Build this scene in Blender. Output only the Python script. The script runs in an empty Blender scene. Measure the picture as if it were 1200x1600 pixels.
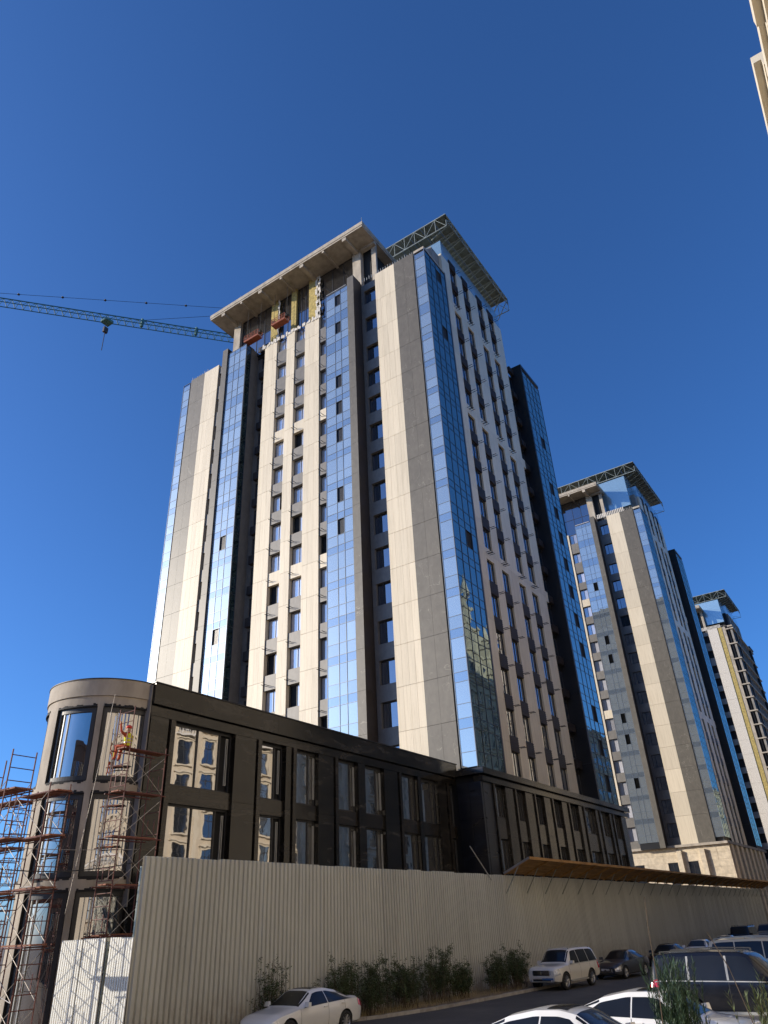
import bpy, bmesh, math, random
from mathutils import Vector, Matrix
R = math.radians
random.seed(7)
scene = bpy.context.scene
col = scene.collection

# ------------------------------------------------------------------ camera
YAW, PITCH, ROLL, FPX = R(33.165), R(30.077), R(-2.884), 1119.5
CAM = Vector((0, 0, 3.3))
fwd = Vector((math.cos(PITCH)*math.cos(YAW), math.cos(PITCH)*math.sin(YAW), math.sin(PITCH)))
rt = Vector((math.sin(YAW), -math.cos(YAW), 0)); up = rt.cross(fwd)
rt2 = rt*math.cos(ROLL) + up*math.sin(ROLL); up2 = -rt*math.sin(ROLL) + up*math.cos(ROLL)
cd = bpy.data.cameras.new('camera'); cam = bpy.data.objects.new('camera', cd); col.objects.link(cam)
cam.matrix_world = Matrix.Translation(CAM) @ Matrix((rt2, up2, -fwd)).transposed().to_4x4()
cd.sensor_fit = 'VERTICAL'; cd.sensor_height = 36.0; cd.lens = 36.0*FPX/1600.0
cd.clip_start = 0.05; cd.clip_end = 3000
scene.camera = cam

# ------------------------------------------------------------------ sky, sun, exposure
SUN_A, SUN_EL = R(57), R(18)          # angle from -X towards +Y, elevation
sdir = Vector((-math.cos(SUN_A)*math.cos(SUN_EL), math.sin(SUN_A)*math.cos(SUN_EL), math.sin(SUN_EL)))
w = bpy.data.worlds.new('World'); scene.world = w; w.use_nodes = True
wn = w.node_tree.nodes
sky = wn.new('ShaderNodeTexSky'); sky.sky_type = 'NISHITA'; sky.sun_disc = False
sky.sun_rotation = math.atan2(sdir.x, sdir.y)
sky.altitude = 900; sky.air_density = 1.0; sky.dust_density = 2.0; sky.ozone_density = 10.0
sky.sun_elevation = SUN_EL
w.node_tree.links.new(sky.outputs[0], wn['Background'].inputs[0])
wn['Background'].inputs[1].default_value = 0.15
sl = bpy.data.lights.new('sun', 'SUN'); sl.energy = 4.1; sl.angle = R(0.53); sl.color = (1.0, 0.885, 0.72)
so = bpy.data.objects.new('sun', sl); col.objects.link(so); so.location = (-60, 80, 90)
so.rotation_euler = (-sdir).to_track_quat('-Z', 'Y').to_euler()
vs = scene.view_settings
vs.view_transform = 'Standard'; vs.look = 'None'; vs.exposure = 0.45; vs.gamma = 1.0; vs.use_curve_mapping = False
scene.cycles.use_denoising = True
scene.cycles.max_bounces = 8; scene.cycles.diffuse_bounces = 4; scene.cycles.glossy_bounces = 4
scene.cycles.sample_clamp_indirect = 6.0; scene.cycles.caustics_reflective = False

# ------------------------------------------------------------------ materials
MATS = {}
def _new(name):
    m = bpy.data.materials.new(name); m.use_nodes = True; MATS[name] = m
    nt = m.node_tree; return m, nt, nt.nodes['Principled BSDF']
def N(nt, t, **kw):
    n = nt.nodes.new(t)
    for k, v in kw.items(): setattr(n, k, v)
    return n
def pos(nt, scale=(1, 1, 1)):
    g = N(nt, 'ShaderNodeNewGeometry'); mp = N(nt, 'ShaderNodeMapping')
    mp.inputs['Scale'].default_value = scale
    nt.links.new(g.outputs['Position'], mp.inputs['Vector']); return mp.outputs['Vector']
def noise(nt, vec, scale, detail=4, rough=.55, dist=0):
    n = N(nt, 'ShaderNodeTexNoise'); n.inputs['Scale'].default_value = scale
    n.inputs['Detail'].default_value = detail; n.inputs['Roughness'].default_value = rough
    n.inputs['Distortion'].default_value = dist
    nt.links.new(vec, n.inputs['Vector']); return n.outputs['Fac']
def ramp(nt, fac, stops):
    r = N(nt, 'ShaderNodeValToRGB'); e = r.color_ramp.elements
    while len(e) < len(stops): e.new(0.5)
    for i, (p, c) in enumerate(stops):
        e[i].position = p; e[i].color = (*c, 1) if len(c) == 3 else c
    nt.links.new(fac, r.inputs['Fac']); return r.outputs['Color']
def mixc(nt, fac, a, b, mode='MIX'):
    m = N(nt, 'ShaderNodeMix'); m.data_type = 'RGBA'; m.blend_type = mode
    for sock, v in ((m.inputs[0], fac), (m.inputs[6], a), (m.inputs[7], b)):
        if hasattr(v, 'links'): nt.links.new(v, sock)
        elif isinstance(v, (int, float)): sock.default_value = v
        else: sock.default_value = (*v, 1)
    return m.outputs[2]
def bump(nt, b, h, strength=.3, dist=.02):
    n = N(nt, 'ShaderNodeBump'); n.inputs['Strength'].default_value = strength; n.inputs['Distance'].default_value = dist
    nt.links.new(h, n.inputs['Height']); nt.links.new(n.outputs['Normal'], b.inputs['Normal'])
def objvar(nt, lo, hi):
    o = N(nt, 'ShaderNodeObjectInfo'); m = N(nt, 'ShaderNodeMapRange')
    m.inputs[3].default_value = lo; m.inputs[4].default_value = hi
    nt.links.new(o.outputs['Random'], m.inputs[0]); return m.outputs[0]
def setc(nt, b, c):
    if hasattr(c, 'links'): nt.links.new(c, b.inputs['Base Color'])
    else: b.inputs['Base Color'].default_value = (*c, 1)

def plain(name, c, rough=.6, metal=0.0, var=.12, vscale=1.5, stretch=(1, 1, 1), bmp=0, coat=0, spec=.5, ovar=0):
    m, nt, b = _new(name)
    n = noise(nt, pos(nt, stretch), vscale)
    lo = tuple(x*(1-var) for x in c); hi = tuple(min(1, x*(1+var)) for x in c)
    cc = ramp(nt, n, [(.3, lo), (.7, hi)])
    if ovar:
        v = objvar(nt, 1-ovar, 1+ovar); cb = N(nt, 'ShaderNodeCombineColor')
        for i in range(3): nt.links.new(v, cb.inputs[i])
        cc = mixc(nt, 1.0, cc, cb.outputs[0], 'MULTIPLY')
    setc(nt, b, cc)
    b.inputs['Roughness'].default_value = rough; b.inputs['Metallic'].default_value = metal
    b.inputs['Coat Weight'].default_value = coat; b.inputs['Coat Roughness'].default_value = .03
    b.inputs['Specular IOR Level'].default_value = spec
    if bmp: bump(nt, b, noise(nt, pos(nt, stretch), vscale*12, 3), bmp, .01)
    return m

def stone_streak(name, c, dark, rough=.55, ovar=.075):
    """travertine-like cladding: fine vertical streaks"""
    m, nt, b = _new(name)
    s = noise(nt, pos(nt, (3.2, 3.2, .14)), 2.2, 6, .65)
    f = noise(nt, pos(nt, (1, 1, .5)), 14, 3, .6)
    cc = ramp(nt, s, [(.28, dark), (.52, c), (.8, tuple(min(1, x*1.07) for x in c))])
    cc = mixc(nt, .12, cc, ramp(nt, f, [(.35, tuple(x*.6 for x in c)), (.65, c)]))
    v = objvar(nt, 1-ovar, 1+ovar); cb = N(nt, 'ShaderNodeCombineColor')
    for i in range(3): nt.links.new(v, cb.inputs[i])
    setc(nt, b, mixc(nt, 1.0, cc, cb.outputs[0], 'MULTIPLY'))
    b.inputs['Roughness'].default_value = rough
    bump(nt, b, s, .15, .01); return m
def stone_vein(name, c, vein, rough=.5, vscale=.55, thin=.012, ovar=.05, spec=.5):
    """dark stone with thin oblique pale veins"""
    m, nt, b = _new(name)
    p = pos(nt, (1, 1, .62)); p2 = N(nt, 'ShaderNodeMapping'); p2.inputs['Rotation'].default_value = (R(35), 0, 0)
    nt.links.new(p, p2.inputs['Vector'])
    n1 = noise(nt, p2.outputs['Vector'], vscale, 4, .5, .8)
    v = ramp(nt, n1, [(.5-thin, (0, 0, 0)), (.5, (1, 1, 1)), (.5+thin, (0, 0, 0))])
    mask = ramp(nt, noise(nt, p, .9, 3), [(.45, (0, 0, 0)), (.62, (1, 1, 1))])
    vv = mixc(nt, 1.0, v, mask, 'MULTIPLY')
    base = ramp(nt, noise(nt, p, 2.2, 6, .65), [(.3, tuple(x*.82 for x in c)), (.7, tuple(x*1.15 for x in c))])
    o = objvar(nt, 1-ovar, 1+ovar); cb = N(nt, 'ShaderNodeCombineColor')
    for i in range(3): nt.links.new(o, cb.inputs[i])
    base = mixc(nt, 1.0, base, cb.outputs[0], 'MULTIPLY')
    f = N(nt, 'ShaderNodeMath', operation='MULTIPLY'); f.inputs[1].default_value = .6
    bw = N(nt, 'ShaderNodeRGBToBW'); nt.links.new(vv, bw.inputs[0]); nt.links.new(bw.outputs[0], f.inputs[0])
    setc(nt, b, mixc(nt, f.outputs[0], base, vein))
    b.inputs['Roughness'].default_value = rough; b.inputs['Specular IOR Level'].default_value = spec
    return m
def granite(name, c, streak, rough=.22):
    """polished dark granite with reflection streaks painted in as drifting lighter bands"""
    m, nt, b = _new(name)
    n1 = noise(nt, pos(nt, (.35, .35, 1.3)), .9, 6, .6, 1.6)
    n2 = noise(nt, pos(nt), 30, 2, .6)
    cc = ramp(nt, n1, [(.35, tuple(x*.6 for x in c)), (.55, c), (.68, streak), (.76, c)])  # streak colour paints in the reflections on the polish
    cc = mixc(nt, .2, cc, ramp(nt, n2, [(.4, tuple(x*.4 for x in c)), (.6, tuple(x*1.7 for x in c))]))
    v = objvar(nt, .75, 1.25); cb = N(nt, 'ShaderNodeCombineColor')
    for i in range(3): nt.links.new(v, cb.inputs[i])
    setc(nt, b, mixc(nt, 1.0, cc, cb.outputs[0], 'MULTIPLY'))
    rr = ramp(nt, n1, [(.3, (rough*.8,)*3), (.7, (rough*1.5,)*3)])
    nt.links.new(rr, b.inputs['Roughness']); return m
def glass(name, base, tint, r0=.35, rough=.015, wave=.05, wscale=.7, blend=.35, ovar=.12, dirt=.0):
    """coated facade glass: dark body behind a mirror coating, slightly wavy"""
    m, nt, b = _new(name)
    b.inputs['Roughness'].default_value = .4; b.inputs['Specular IOR Level'].default_value = .2
    v = objvar(nt, 1-ovar*2, 1+ovar*2); cb = N(nt, 'ShaderNodeCombineColor')
    for i in range(3): nt.links.new(v, cb.inputs[i])
    setc(nt, b, mixc(nt, 1.0, base, cb.outputs[0], 'MULTIPLY'))
    g = N(nt, 'ShaderNodeBsdfGlossy'); g.inputs['Roughness'].default_value = rough
    v2 = objvar(nt, 1-ovar, 1.0); cb2 = N(nt, 'ShaderNodeCombineColor')
    for i in range(3): nt.links.new(v2, cb2.inputs[i])
    nt.links.new(mixc(nt, 1.0, tint, cb2.outputs[0], 'MULTIPLY'), g.inputs['Color'])
    lw = N(nt, 'ShaderNodeLayerWeight'); lw.inputs['Blend'].default_value = blend
    mr = N(nt, 'ShaderNodeMapRange'); mr.inputs[3].default_value = r0; mr.inputs[4].default_value = 1.0
    nt.links.new(lw.outputs['Fresnel'], mr.inputs[0])
    fac = mr.outputs[0]
    if dirt:
        d = ramp(nt, noise(nt, pos(nt, (1, 1, .3)), 1.3, 5, .6), [(.35, (1-dirt,)*3), (.6, (1, 1, 1))])
        mm = N(nt, 'ShaderNodeMath', operation='MULTIPLY'); nt.links.new(fac, mm.inputs[0]); nt.links.new(d, mm.inputs[1]); fac = mm.outputs[0]
    if wave:
        h = noise(nt, pos(nt), wscale, 2, .4)
        bn = N(nt, 'ShaderNodeBump'); bn.inputs['Strength'].default_value = wave; bn.inputs['Distance'].default_value = .1
        nt.links.new(h, bn.inputs['Height']); nt.links.new(bn.outputs['Normal'], g.inputs['Normal'])
    mx = N(nt, 'ShaderNodeMixShader'); out = nt.nodes['Material Output']
    nt.links.new(fac, mx.inputs[0]); nt.links.new(b.outputs[0], mx.inputs[1]); nt.links.new(g.outputs[0], mx.inputs[2])
    nt.links.new(mx.outputs[0], out.inputs['Surface']); return m

beige = stone_streak('beige_stone', (.67, .585, .445), (.54, .46, .335))
grey = stone_vein('grey_stone', (.118, .106, .086), (.33, .30, .25), vscale=.8, thin=.009)
greyplain = stone_vein('grey_panel', (.17, .157, .14), (.22, .205, .185), ovar=.08)
brown = plain('brown_cladding', (.042, .032, .026), .45)
black = plain('black_panel', (.012, .012, .014), .4)
dark = plain('dark_void', (.012, .012, .013), .8)  # near-black colour stands in for unlit interiors and gaps; also coats bitumen edges
gran = granite('dark_granite', (.0145, .0125, .0105), (.046, .040, .033), .14)
granblack = granite('black_granite', (.010, .0105, .014), (.022, .024, .03), .3)
gran2 = granite('brown_granite', (.021, .017, .0135), (.048, .040, .032), .16)
glassblue = glass('bright_sky_curtain_glass', (.28, .325, .355), (1.0, .97, .87), .52, wave=.03, ovar=.07)  # pale body colour stands in for the bright sky mirrored on sunward faces
glassspan = glass('blue_spandrel_glass', (.16, .20, .245), (.85, .89, .87), .52, wave=.03, ovar=.07)
glasswin = glass('pale_window_glass', (.56, .56, .60), (.95, .97, 1.0), .38, wave=.03, ovar=.2)
glasspale = glass('pale_sky_glass', (.24, .36, .42), (.85, .95, 1.0), .35, rough=.12, wave=.2, wscale=1.5)  # pale base colour imitates bright sky mirrored in the penthouse glazing
glassside = glass('deep_sky_curtain_glass', (.012, .03, .036), (.60, .76, .74), .40, wave=.04)  # same glass, darkened in colour for street faces that mirror deep sky
glassdark = glass('dark_window_glass', (.012, .013, .015), (.85, .9, 1.0), .30, wave=.04)
glasspod = glass('podium_glass', (.012, .012, .012), (.95, .93, .92), .50, wave=.028, wscale=1.1, dirt=.12)
frame = plain('window_frame', (.03, .03, .033), .45)
mull = plain('pale_mullion', (.42, .42, .40), .4, .3)
mullb = plain('blue_grey_mullion', (.17, .20, .24), .4, .3)
mulld = plain('dark_mullion', (.05, .06, .075), .4, .2)
conc = plain('concrete', (.40, .35, .285), .9, var=.25, vscale=1.2, stretch=(1, 1, .5), bmp=.25)
concd = plain('grey_concrete', (.25, .235, .215), .9, var=.25, vscale=.9, bmp=.25)
soffit = plain('slab_soffit', (.36, .30, .22), .9, var=.2, vscale=1.1)
steel = plain('galvanised_steel', (.30, .33, .30), .5, .4, var=.2)
deck = plain('roof_deck', (.16, .17, .14), .6, .2, var=.25, vscale=2)
insul = plain('yellow_insulation', (.40, .31, .11), .95, var=.35, vscale=3, bmp=.6)
membrane = plain('white_membrane', (.60, .56, .50), .8, var=.25, vscale=5, bmp=.5)
fenceM, _nt, _b = _new('taupe_sheet_metal')
_pp = pos(_nt)
_base = ramp(_nt, noise(_nt, pos(_nt, (1, 1, .4)), .6, 5, .6), [(.3, (.455, .455, .415)), (.7, (.55, .55, .50))])
_o = objvar(_nt, .93, 1.05); _cb = N(_nt, 'ShaderNodeCombineColor')
for _i in range(3): _nt.links.new(_o, _cb.inputs[_i])
_base = mixc(_nt, 1.0, _base, _cb.outputs[0], 'MULTIPLY')
_sx = N(_nt, 'ShaderNodeSeparateXYZ'); _nt.links.new(_pp, _sx.inputs[0])
_mz = N(_nt, 'ShaderNodeMapRange'); _nt.links.new(_sx.outputs['Z'], _mz.inputs[0]); _mz.inputs[1].default_value = .1; _mz.inputs[2].default_value = 1.7; _mz.inputs[3].default_value = .95; _mz.inputs[4].default_value = 0
_mud = N(_nt, 'ShaderNodeMath', operation='MULTIPLY'); _nt.links.new(_mz.outputs[0], _mud.inputs[0]); _nt.links.new(ramp(_nt, noise(_nt, pos(_nt, (1, 1, .7)), 2.2, 6, .7), [(.35, (0, 0, 0)), (.65, (1, 1, 1))]), _mud.inputs[1])
_base = mixc(_nt, _mud.outputs[0], _base, (.22, .165, .115))
_drip = ramp(_nt, noise(_nt, pos(_nt, (9, 9, .12)), 1.0, 3, .6), [(.60, (0, 0, 0)), (.72, (.35, .35, .35))])
setc(_nt, _b, mixc(_nt, _drip, _base, (.28, .24, .19)))
_b.inputs['Roughness'].default_value = .5
bump(_nt, _b, noise(_nt, pos(_nt, (1, 1, .5)), 1.6, 3), .35, .06)
whiteM = plain('white_sheet_metal', (.72, .72, .69), .4, .05, var=.06, vscale=.8)
rust = plain('scaffold_paint', (.13, .042, .032), .6, .1, var=.35, vscale=6)
galv = plain('scaffold_brace', (.33, .30, .27), .5, .4, var=.3, vscale=6)
plank = plain('scaffold_plank', (.24, .09, .05), .8, var=.35, vscale=5)
orange = plain('cradle_orange', (.26, .065, .03), .75, var=.3, vscale=5)
cranem = plain('crane_green', (.07, .19, .185), .5, .1, var=.2, vscale=2)
cable = plain('cable_dark', (.03, .03, .03), .6)
wood = plain('canopy_boards', (.33, .175, .055), .75, var=.3, vscale=2.5, stretch=(.4, 2, 1), ovar=.15)
oppm = plain('limestone', (.57, .49, .375), .8, var=.10, vscale=.6, ovar=.03)
opptrim = plain('limestone_trim', (.65, .57, .44), .8, var=.08, vscale=.8)
white_st = plain('white_balustrade_stone', (.72, .68, .62), .7, var=.06)
oppglass = glass('opposite_glass', (.015, .017, .02), (.8, .86, .95), .25, rough=.06, wave=0)
rubber = plain('tyre_rubber', (.018, .018, .018), .85)
alloy = plain('alloy_rim', (.45, .45, .46), .3, .8)
chrome = plain('chrome', (.6, .6, .62), .15, 1.0)
carglass = glass('car_glass', (.008, .009, .010), (.50, .52, .54), .04, wave=0, ovar=0, blend=.22)
lamp_clear = plain('headlamp', (.55, .57, .60), .12, .3, coat=1)
lamp_red = plain('tail_lamp', (.55, .008, .015), .15, coat=1)
plate_m = plain('number_plate', (.72, .72, .70), .4)
plate_blue = plain('bumper_film_blue', (.05, .16, .40), .4)
def paint(name, c): return plain(name, c, .32, 0, var=.02, coat=1.0)
p_white = paint('paint_white', (.74, .74, .73)); p_cream = paint('paint_pearl', (.74, .71, .64)); p_black = plain('paint_black', (.008, .009, .014), .25, 0, var=.02, coat=.25)
p_grey = paint('paint_graphite', (.045, .047, .052)); p_beige = paint('paint_beige', (.58, .49, .33)); p_silver = paint('paint_silver', (.35, .36, .37))
vest = plain('hi_vis_vest', (.75, .72, .03), .8, var=.1); overall = plain('orange_overall', (.48, .085, .03), .85)
helmet_m = plain('helmet_red', (.70, .06, .03), .35); skin_m = plain('skin', (.45, .26, .18), .6)
leafm, _nt, _b = _new('shrub_leaf')
_v = objvar(_nt, 0, 1)
setc(_nt, _b, ramp(_nt, noise(_nt, pos(_nt), 5, 3), [(.3, (.022, .040, .013)), (.55, (.055, .085, .026)), (.8, (.11, .12, .045))]))
_b.inputs['Roughness'].default_value = .6
leaf2, _nt, _b = _new('broom_leaf')
setc(_nt, _b, ramp(_nt, noise(_nt, pos(_nt), 6, 3), [(.3, (.014, .040, .020)), (.7, (.045, .085, .034))])); _b.inputs['Roughness'].default_value = .55
leaf3 = plain('yellow_green_needles', (.085, .115, .035), .6, var=.4, vscale=6)
dryleaf = plain('dry_twig', (.30, .24, .12), .8, var=.3)
bark = plain('bark', (.09, .065, .045), .9, var=.3, vscale=8)

# ground materials
asph, _nt, _b = _new('asphalt')
setc(_nt, _b, mixc(_nt, .35, ramp(_nt, noise(_nt, pos(_nt), .35, 7, .7), [(.3, (.040, .036, .032)), (.5, (.075, .067, .058)), (.72, (.13, .115, .095))]), ramp(_nt, noise(_nt, pos(_nt), 60, 2), [(.4, (.02, .02, .02)), (.65, (.14, .13, .12))])))
_b.inputs['Roughness'].default_value = .85; bump(_nt, _b, noise(_nt, pos(_nt), 70, 2), .4, .01)
soil = plain('dry_soil', (.17, .125, .085), .95, var=.4, vscale=3, bmp=.7)
kerbm = plain('kerb_concrete', (.36, .33, .29), .85, var=.25, vscale=2.5, bmp=.3, ovar=.1)
paving = plain('paving', (.30, .28, .25), .85, var=.2, vscale=1.2, bmp=.2)

# ------------------------------------------------------------------ mesh helpers
def link(o, parent=None, origin=None):
    col.objects.link(o)
    if parent is not None: o.parent = parent
    return o
class MB:
    def __init__(s): s.v = []; s.f = []; s.mi = []
    def add(s, v, f, mi=0):
        n = len(s.v); s.v += [tuple(p) for p in v]; s.f += [tuple(i+n for i in q) for q in f]; s.mi += [mi]*len(f)
    def box(s, x0, x1, y0, y1, z0, z1, mi=0):
        s.add([(x0, y0, z0), (x1, y0, z0), (x1, y1, z0), (x0, y1, z0), (x0, y0, z1), (x1, y0, z1), (x1, y1, z1), (x0, y1, z1)],
              [(3, 2, 1, 0), (4, 5, 6, 7), (0, 1, 5, 4), (1, 2, 6, 5), (2, 3, 7, 6), (3, 0, 4, 7)], mi)
    def tube(s, a, b, r, n=6, r2=None, mi=0, cap=True):
        a = Vector(a); b = Vector(b); d = b-a
        if d.length < 1e-6: return
        d.normalize(); u = d.orthogonal().normalized(); w_ = d.cross(u); r2 = r if r2 is None else r2
        V = []
        for p, rr in ((a, r), (b, r2)):
            for k in range(n):
                t = 2*math.pi*k/n; V.append(p+(u*math.cos(t)+w_*math.sin(t))*rr)
        F = [(k, (k+1) % n, n+(k+1) % n, n+k) for k in range(n)]
        if cap: F += [tuple(range(n-1, -1, -1)), tuple(range(n, 2*n))]
        s.add(V, F, mi)
    def beam(s, a, b, wd, ht, mi=0):
        a = Vector(a); b = Vector(b); d = (b-a).normalized()
        z = Vector((0, 0, 1)) if abs(d.z) < .95 else Vector((1, 0, 0))
        u = d.cross(z).normalized()*wd/2; v_ = u.cross(d).normalized()*ht/2
        V = [p+q for p in (a, b) for q in (-u-v_, u-v_, u+v_, -u+v_)]
        s.add(V, [(3, 2, 1, 0), (4, 5, 6, 7), (0, 1, 5, 4), (1, 2, 6, 5), (2, 3, 7, 6), (3, 0, 4, 7)], mi)
    def arc(s, cx, cy, r0, r1, a0, a1, z0, z1, n=12, mi=0):
        V = []; F = []
        for i in range(n+1):
            t = R(a0+(a1-a0)*i/n); c, q = math.cos(t), math.sin(t)
            V += [(cx+r0*c, cy+r0*q, z0), (cx+r1*c, cy+r1*q, z0), (cx+r1*c, cy+r1*q, z1), (cx+r0*c, cy+r0*q, z1)]
        for i in range(n):
            a = 4*i; b = a+4
            for k in range(4): F.append((a+k, a+(k+1) % 4, b+(k+1) % 4, b+k))
        F += [(3, 2, 1, 0), (4*n, 4*n+1, 4*n+2, 4*n+3)]
        s.add(V, F, mi)
    def mesh(s, name, mats, smooth=False):
        me = bpy.data.meshes.new(name); me.from_pydata(s.v, [], s.f)
        for m in (mats if isinstance(mats, (list, tuple)) else [mats]): me.materials.append(m)
        if any(s.mi): me.polygons.foreach_set('material_index', s.mi)
        if smooth: me.polygons.foreach_set('use_smooth', [True]*len(s.f))
        me.update(); 
        bm = bmesh.new(); bm.from_mesh(me); bmesh.ops.recalc_face_normals(bm, faces=bm.faces[:]); bm.to_mesh(me); bm.free()
        return me
    def build(s, name, mats, parent=None, smooth=False, off=None):
        """vertices are in world space; off = the parent's world location"""
        if off is not None: s.v = [(p[0]-off[0], p[1]-off[1], p[2]-off[2]) for p in s.v]
        o = bpy.data.objects.new(name, s.mesh(name, mats, smooth)); return link(o, parent)
def tag(o, label=None, cat=None, group=None, kind=None):
    if label: o['label'] = label
    if cat: o['category'] = cat
    if group: o['group'] = group
    if kind: o['kind'] = kind
    return o
def empty(name, loc, label, cat, group=None, rz=0):
    o = bpy.data.objects.new(name, None); o.location = loc; o.rotation_euler.z = rz; o.empty_display_size = .5
    link(o); return tag(o, label, cat, group)
_bc = {}
def box(name, mat, parent, x0, x1, y0, y1, z0, z1, rot=None, base=None):
    """a box part; alike boxes share one mesh. base: world position of the parent (a sub-part passes its own parent's)"""
    key = (round(x1-x0, 3), round(y1-y0, 3), round(z1-z0, 3), mat.name)
    me = _bc.get(key)
    if me is None:
        b = MB(); dx, dy, dz = key[0]/2, key[1]/2, key[2]/2
        b.box(-dx, dx, -dy, dy, -dz, dz); me = b.mesh(name, mat); _bc[key] = me
    o = bpy.data.objects.new(name, me)
    o.location = Vector(((x0+x1)/2, (y0+y1)/2, (z0+z1)/2)) - (Vector(base) if base is not None else (parent.location if parent else Vector((0, 0, 0))))
    if rot: o.rotation_euler = rot
    return link(o, parent)
_wc = {}
def window(parent, axis, plane, a0, a1, z0, z1, glassm, mulls=(.5,), sash=(), fw=.07, depth=.1, framem=None, name='window', transom=None, tilt=.004, open_leaf=None):
    """a window in a wall that faces -X (axis 'x') or -Y (axis 'y'); plane = outer face of the frame; a0..a1 along the wall"""
    framem = framem or frame
    w_, h_ = round(a1-a0, 3), round(z1-z0, 3)
    key = (axis, w_, h_, tuple(mulls), transom, fw, depth, framem.name)
    me = _wc.get(key)
    if me is None:
        b = MB()
        def bb(u0, u1, d0, d1, q0, q1):
            if axis == 'x': b.box(d0, d1, u0, u1, q0, q1)
            else: b.box(u0, u1, d0, d1, q0, q1)
        bb(-w_/2, -w_/2+fw, 0, depth, -h_/2, h_/2); bb(w_/2-fw, w_/2, 0, depth, -h_/2, h_/2)
        bb(-w_/2+fw, w_/2-fw, 0, depth, h_/2-fw, h_/2); bb(-w_/2+fw, w_/2-fw, 0, depth, -h_/2, -h_/2+fw)
        for m in mulls:
            u = -w_/2+w_*m; bb(u-fw*.45, u+fw*.45, .004, depth-.004, -h_/2+fw, h_/2-fw)
        if transom:
            q = -h_/2+h_*transom; bb(-w_/2+fw, w_/2-fw, .006, depth-.006, q-fw*.4, q+fw*.4)
        me = b.mesh('window_frame', framem); _wc[key] = me
    o = bpy.data.objects.new(name, me)
    c = Vector((plane, (a0+a1)/2, (z0+z1)/2)) if axis == 'x' else Vector(((a0+a1)/2, plane, (z0+z1)/2))
    o.location = c - parent.location; link(o, parent)
    edges = [0]+list(mulls)+[1]
    for k in range(len(edges)-1):
        u0, u1 = a0+w_*edges[k]+.02, a0+w_*edges[k+1]-.02
        rot = (0, random.uniform(-tilt, tilt), random.uniform(-tilt, tilt)) if axis == 'x' else (random.uniform(-tilt, tilt), 0, random.uniform(-tilt, tilt))
        g = glassm
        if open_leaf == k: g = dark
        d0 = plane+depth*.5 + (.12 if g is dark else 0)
        if axis == 'x': box('pane', g, o, d0, d0+.02, u0, u1, z0+.03, z1-.03, rot, base=c)
        else: box('pane', g, o, u0, u1, d0, d0+.02, z0+.03, z1-.03, rot, base=c)
    return o

# ------------------------------------------------------------------ ground, road, kerb
KERB = [(16, 22.3), (27.6, 22.1), (28.8, 21.7), (30.2, 21.0), (33.3, 20.3), (37.5, 19.96), (41.8, 19.73), (50, 19.3), (62, 18.9), (80, 18.6), (300, 18.4)]
def flat(name, mat, pts, z, **kw):
    b = MB(); b.add([(x, y, z) for x, y in pts], [tuple(range(len(pts)))]); return tag(b.build(name, mat), kind='structure', **kw)
g = MB(); g.add([(-1500, -1500, -.35), (1500, -1500, -.35), (1500, 1500, -.35), (-1500, 1500, -.35)], [(0, 1, 2, 3)])
tag(g.build('ground', soil), kind='structure')
g = MB()                                                     # road surface up to the kerb line
for (x0_, y0_), (x1_, y1_) in zip([(-300, 22.4)]+KERB, KERB+[(600, 18.4)]):
    g.add([(x0_, 9.3, 0), (x1_, 9.3, 0), (x1_, y1_+.02, 0), (x0_, y0_+.02, 0)], [(0, 1, 2, 3)])
tag(g.build('road', asph), kind='structure')
g = MB()
for (x0_, y0_), (x1_, y1_) in zip(KERB[1:], KERB[2:]+[(600, 18.4)]):
    g.add([(x0_, y0_+.1, .1), (x1_, y1_+.1, .1), (x1_, 24.5, .1), (x0_, 24.5, .1)], [(0, 1, 2, 3)])
g.add([(-300, 22.4, .02), (27.6, 22.4, .02), (27.6, 60, .02), (-300, 60, .02)], [(0, 1, 2, 3)])
tag(g.build('verge', soil), kind='structure')
g = MB(); g.box(-60, 300, -8, 9.2, -.3, .4); tag(g.build('parking_apron', paving), kind='structure')
kerb = bpy.data.objects.new('kerb', None); kerb.location = (35, 20.3, 0); link(kerb); tag(kerb, kind='structure')
def kpt(s):
    for (a, b_) in zip(KERB[1:], KERB[2:]):
        a = Vector(a); b_ = Vector(b_); L_ = (b_-a).length
        if s <= L_: return a.lerp(b_, s/L_), (b_-a).normalized()
        s -= L_
    return b_, Vector((1, 0))
kme = MB(); kme.box(-.492, .492, -.08, .08, -.25, .07); kme = kme.mesh('kerb_stone', kerbm)
for i in range(50):
    p, d = kpt(i+.5); o = bpy.data.objects.new('kerb_stone', kme); link(o, kerb)
    o.location = Vector((p.x, p.y+.06, .06+random.uniform(-.012, .012)))-kerb.location; o.rotation_euler.z = math.atan2(d.y, d.x)+random.uniform(-.012, .012)
    o.rotation_euler.x = random.uniform(-.03, .03)
p, d = kpt(50.0); k = MB(); k.beam((p.x+.02, p.y+.06, .0), (300, 18.46, .0), .16, .26); tag(k.build('kerb_run', kerbm, kerb, off=kerb.location), kind='stuff')

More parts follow.
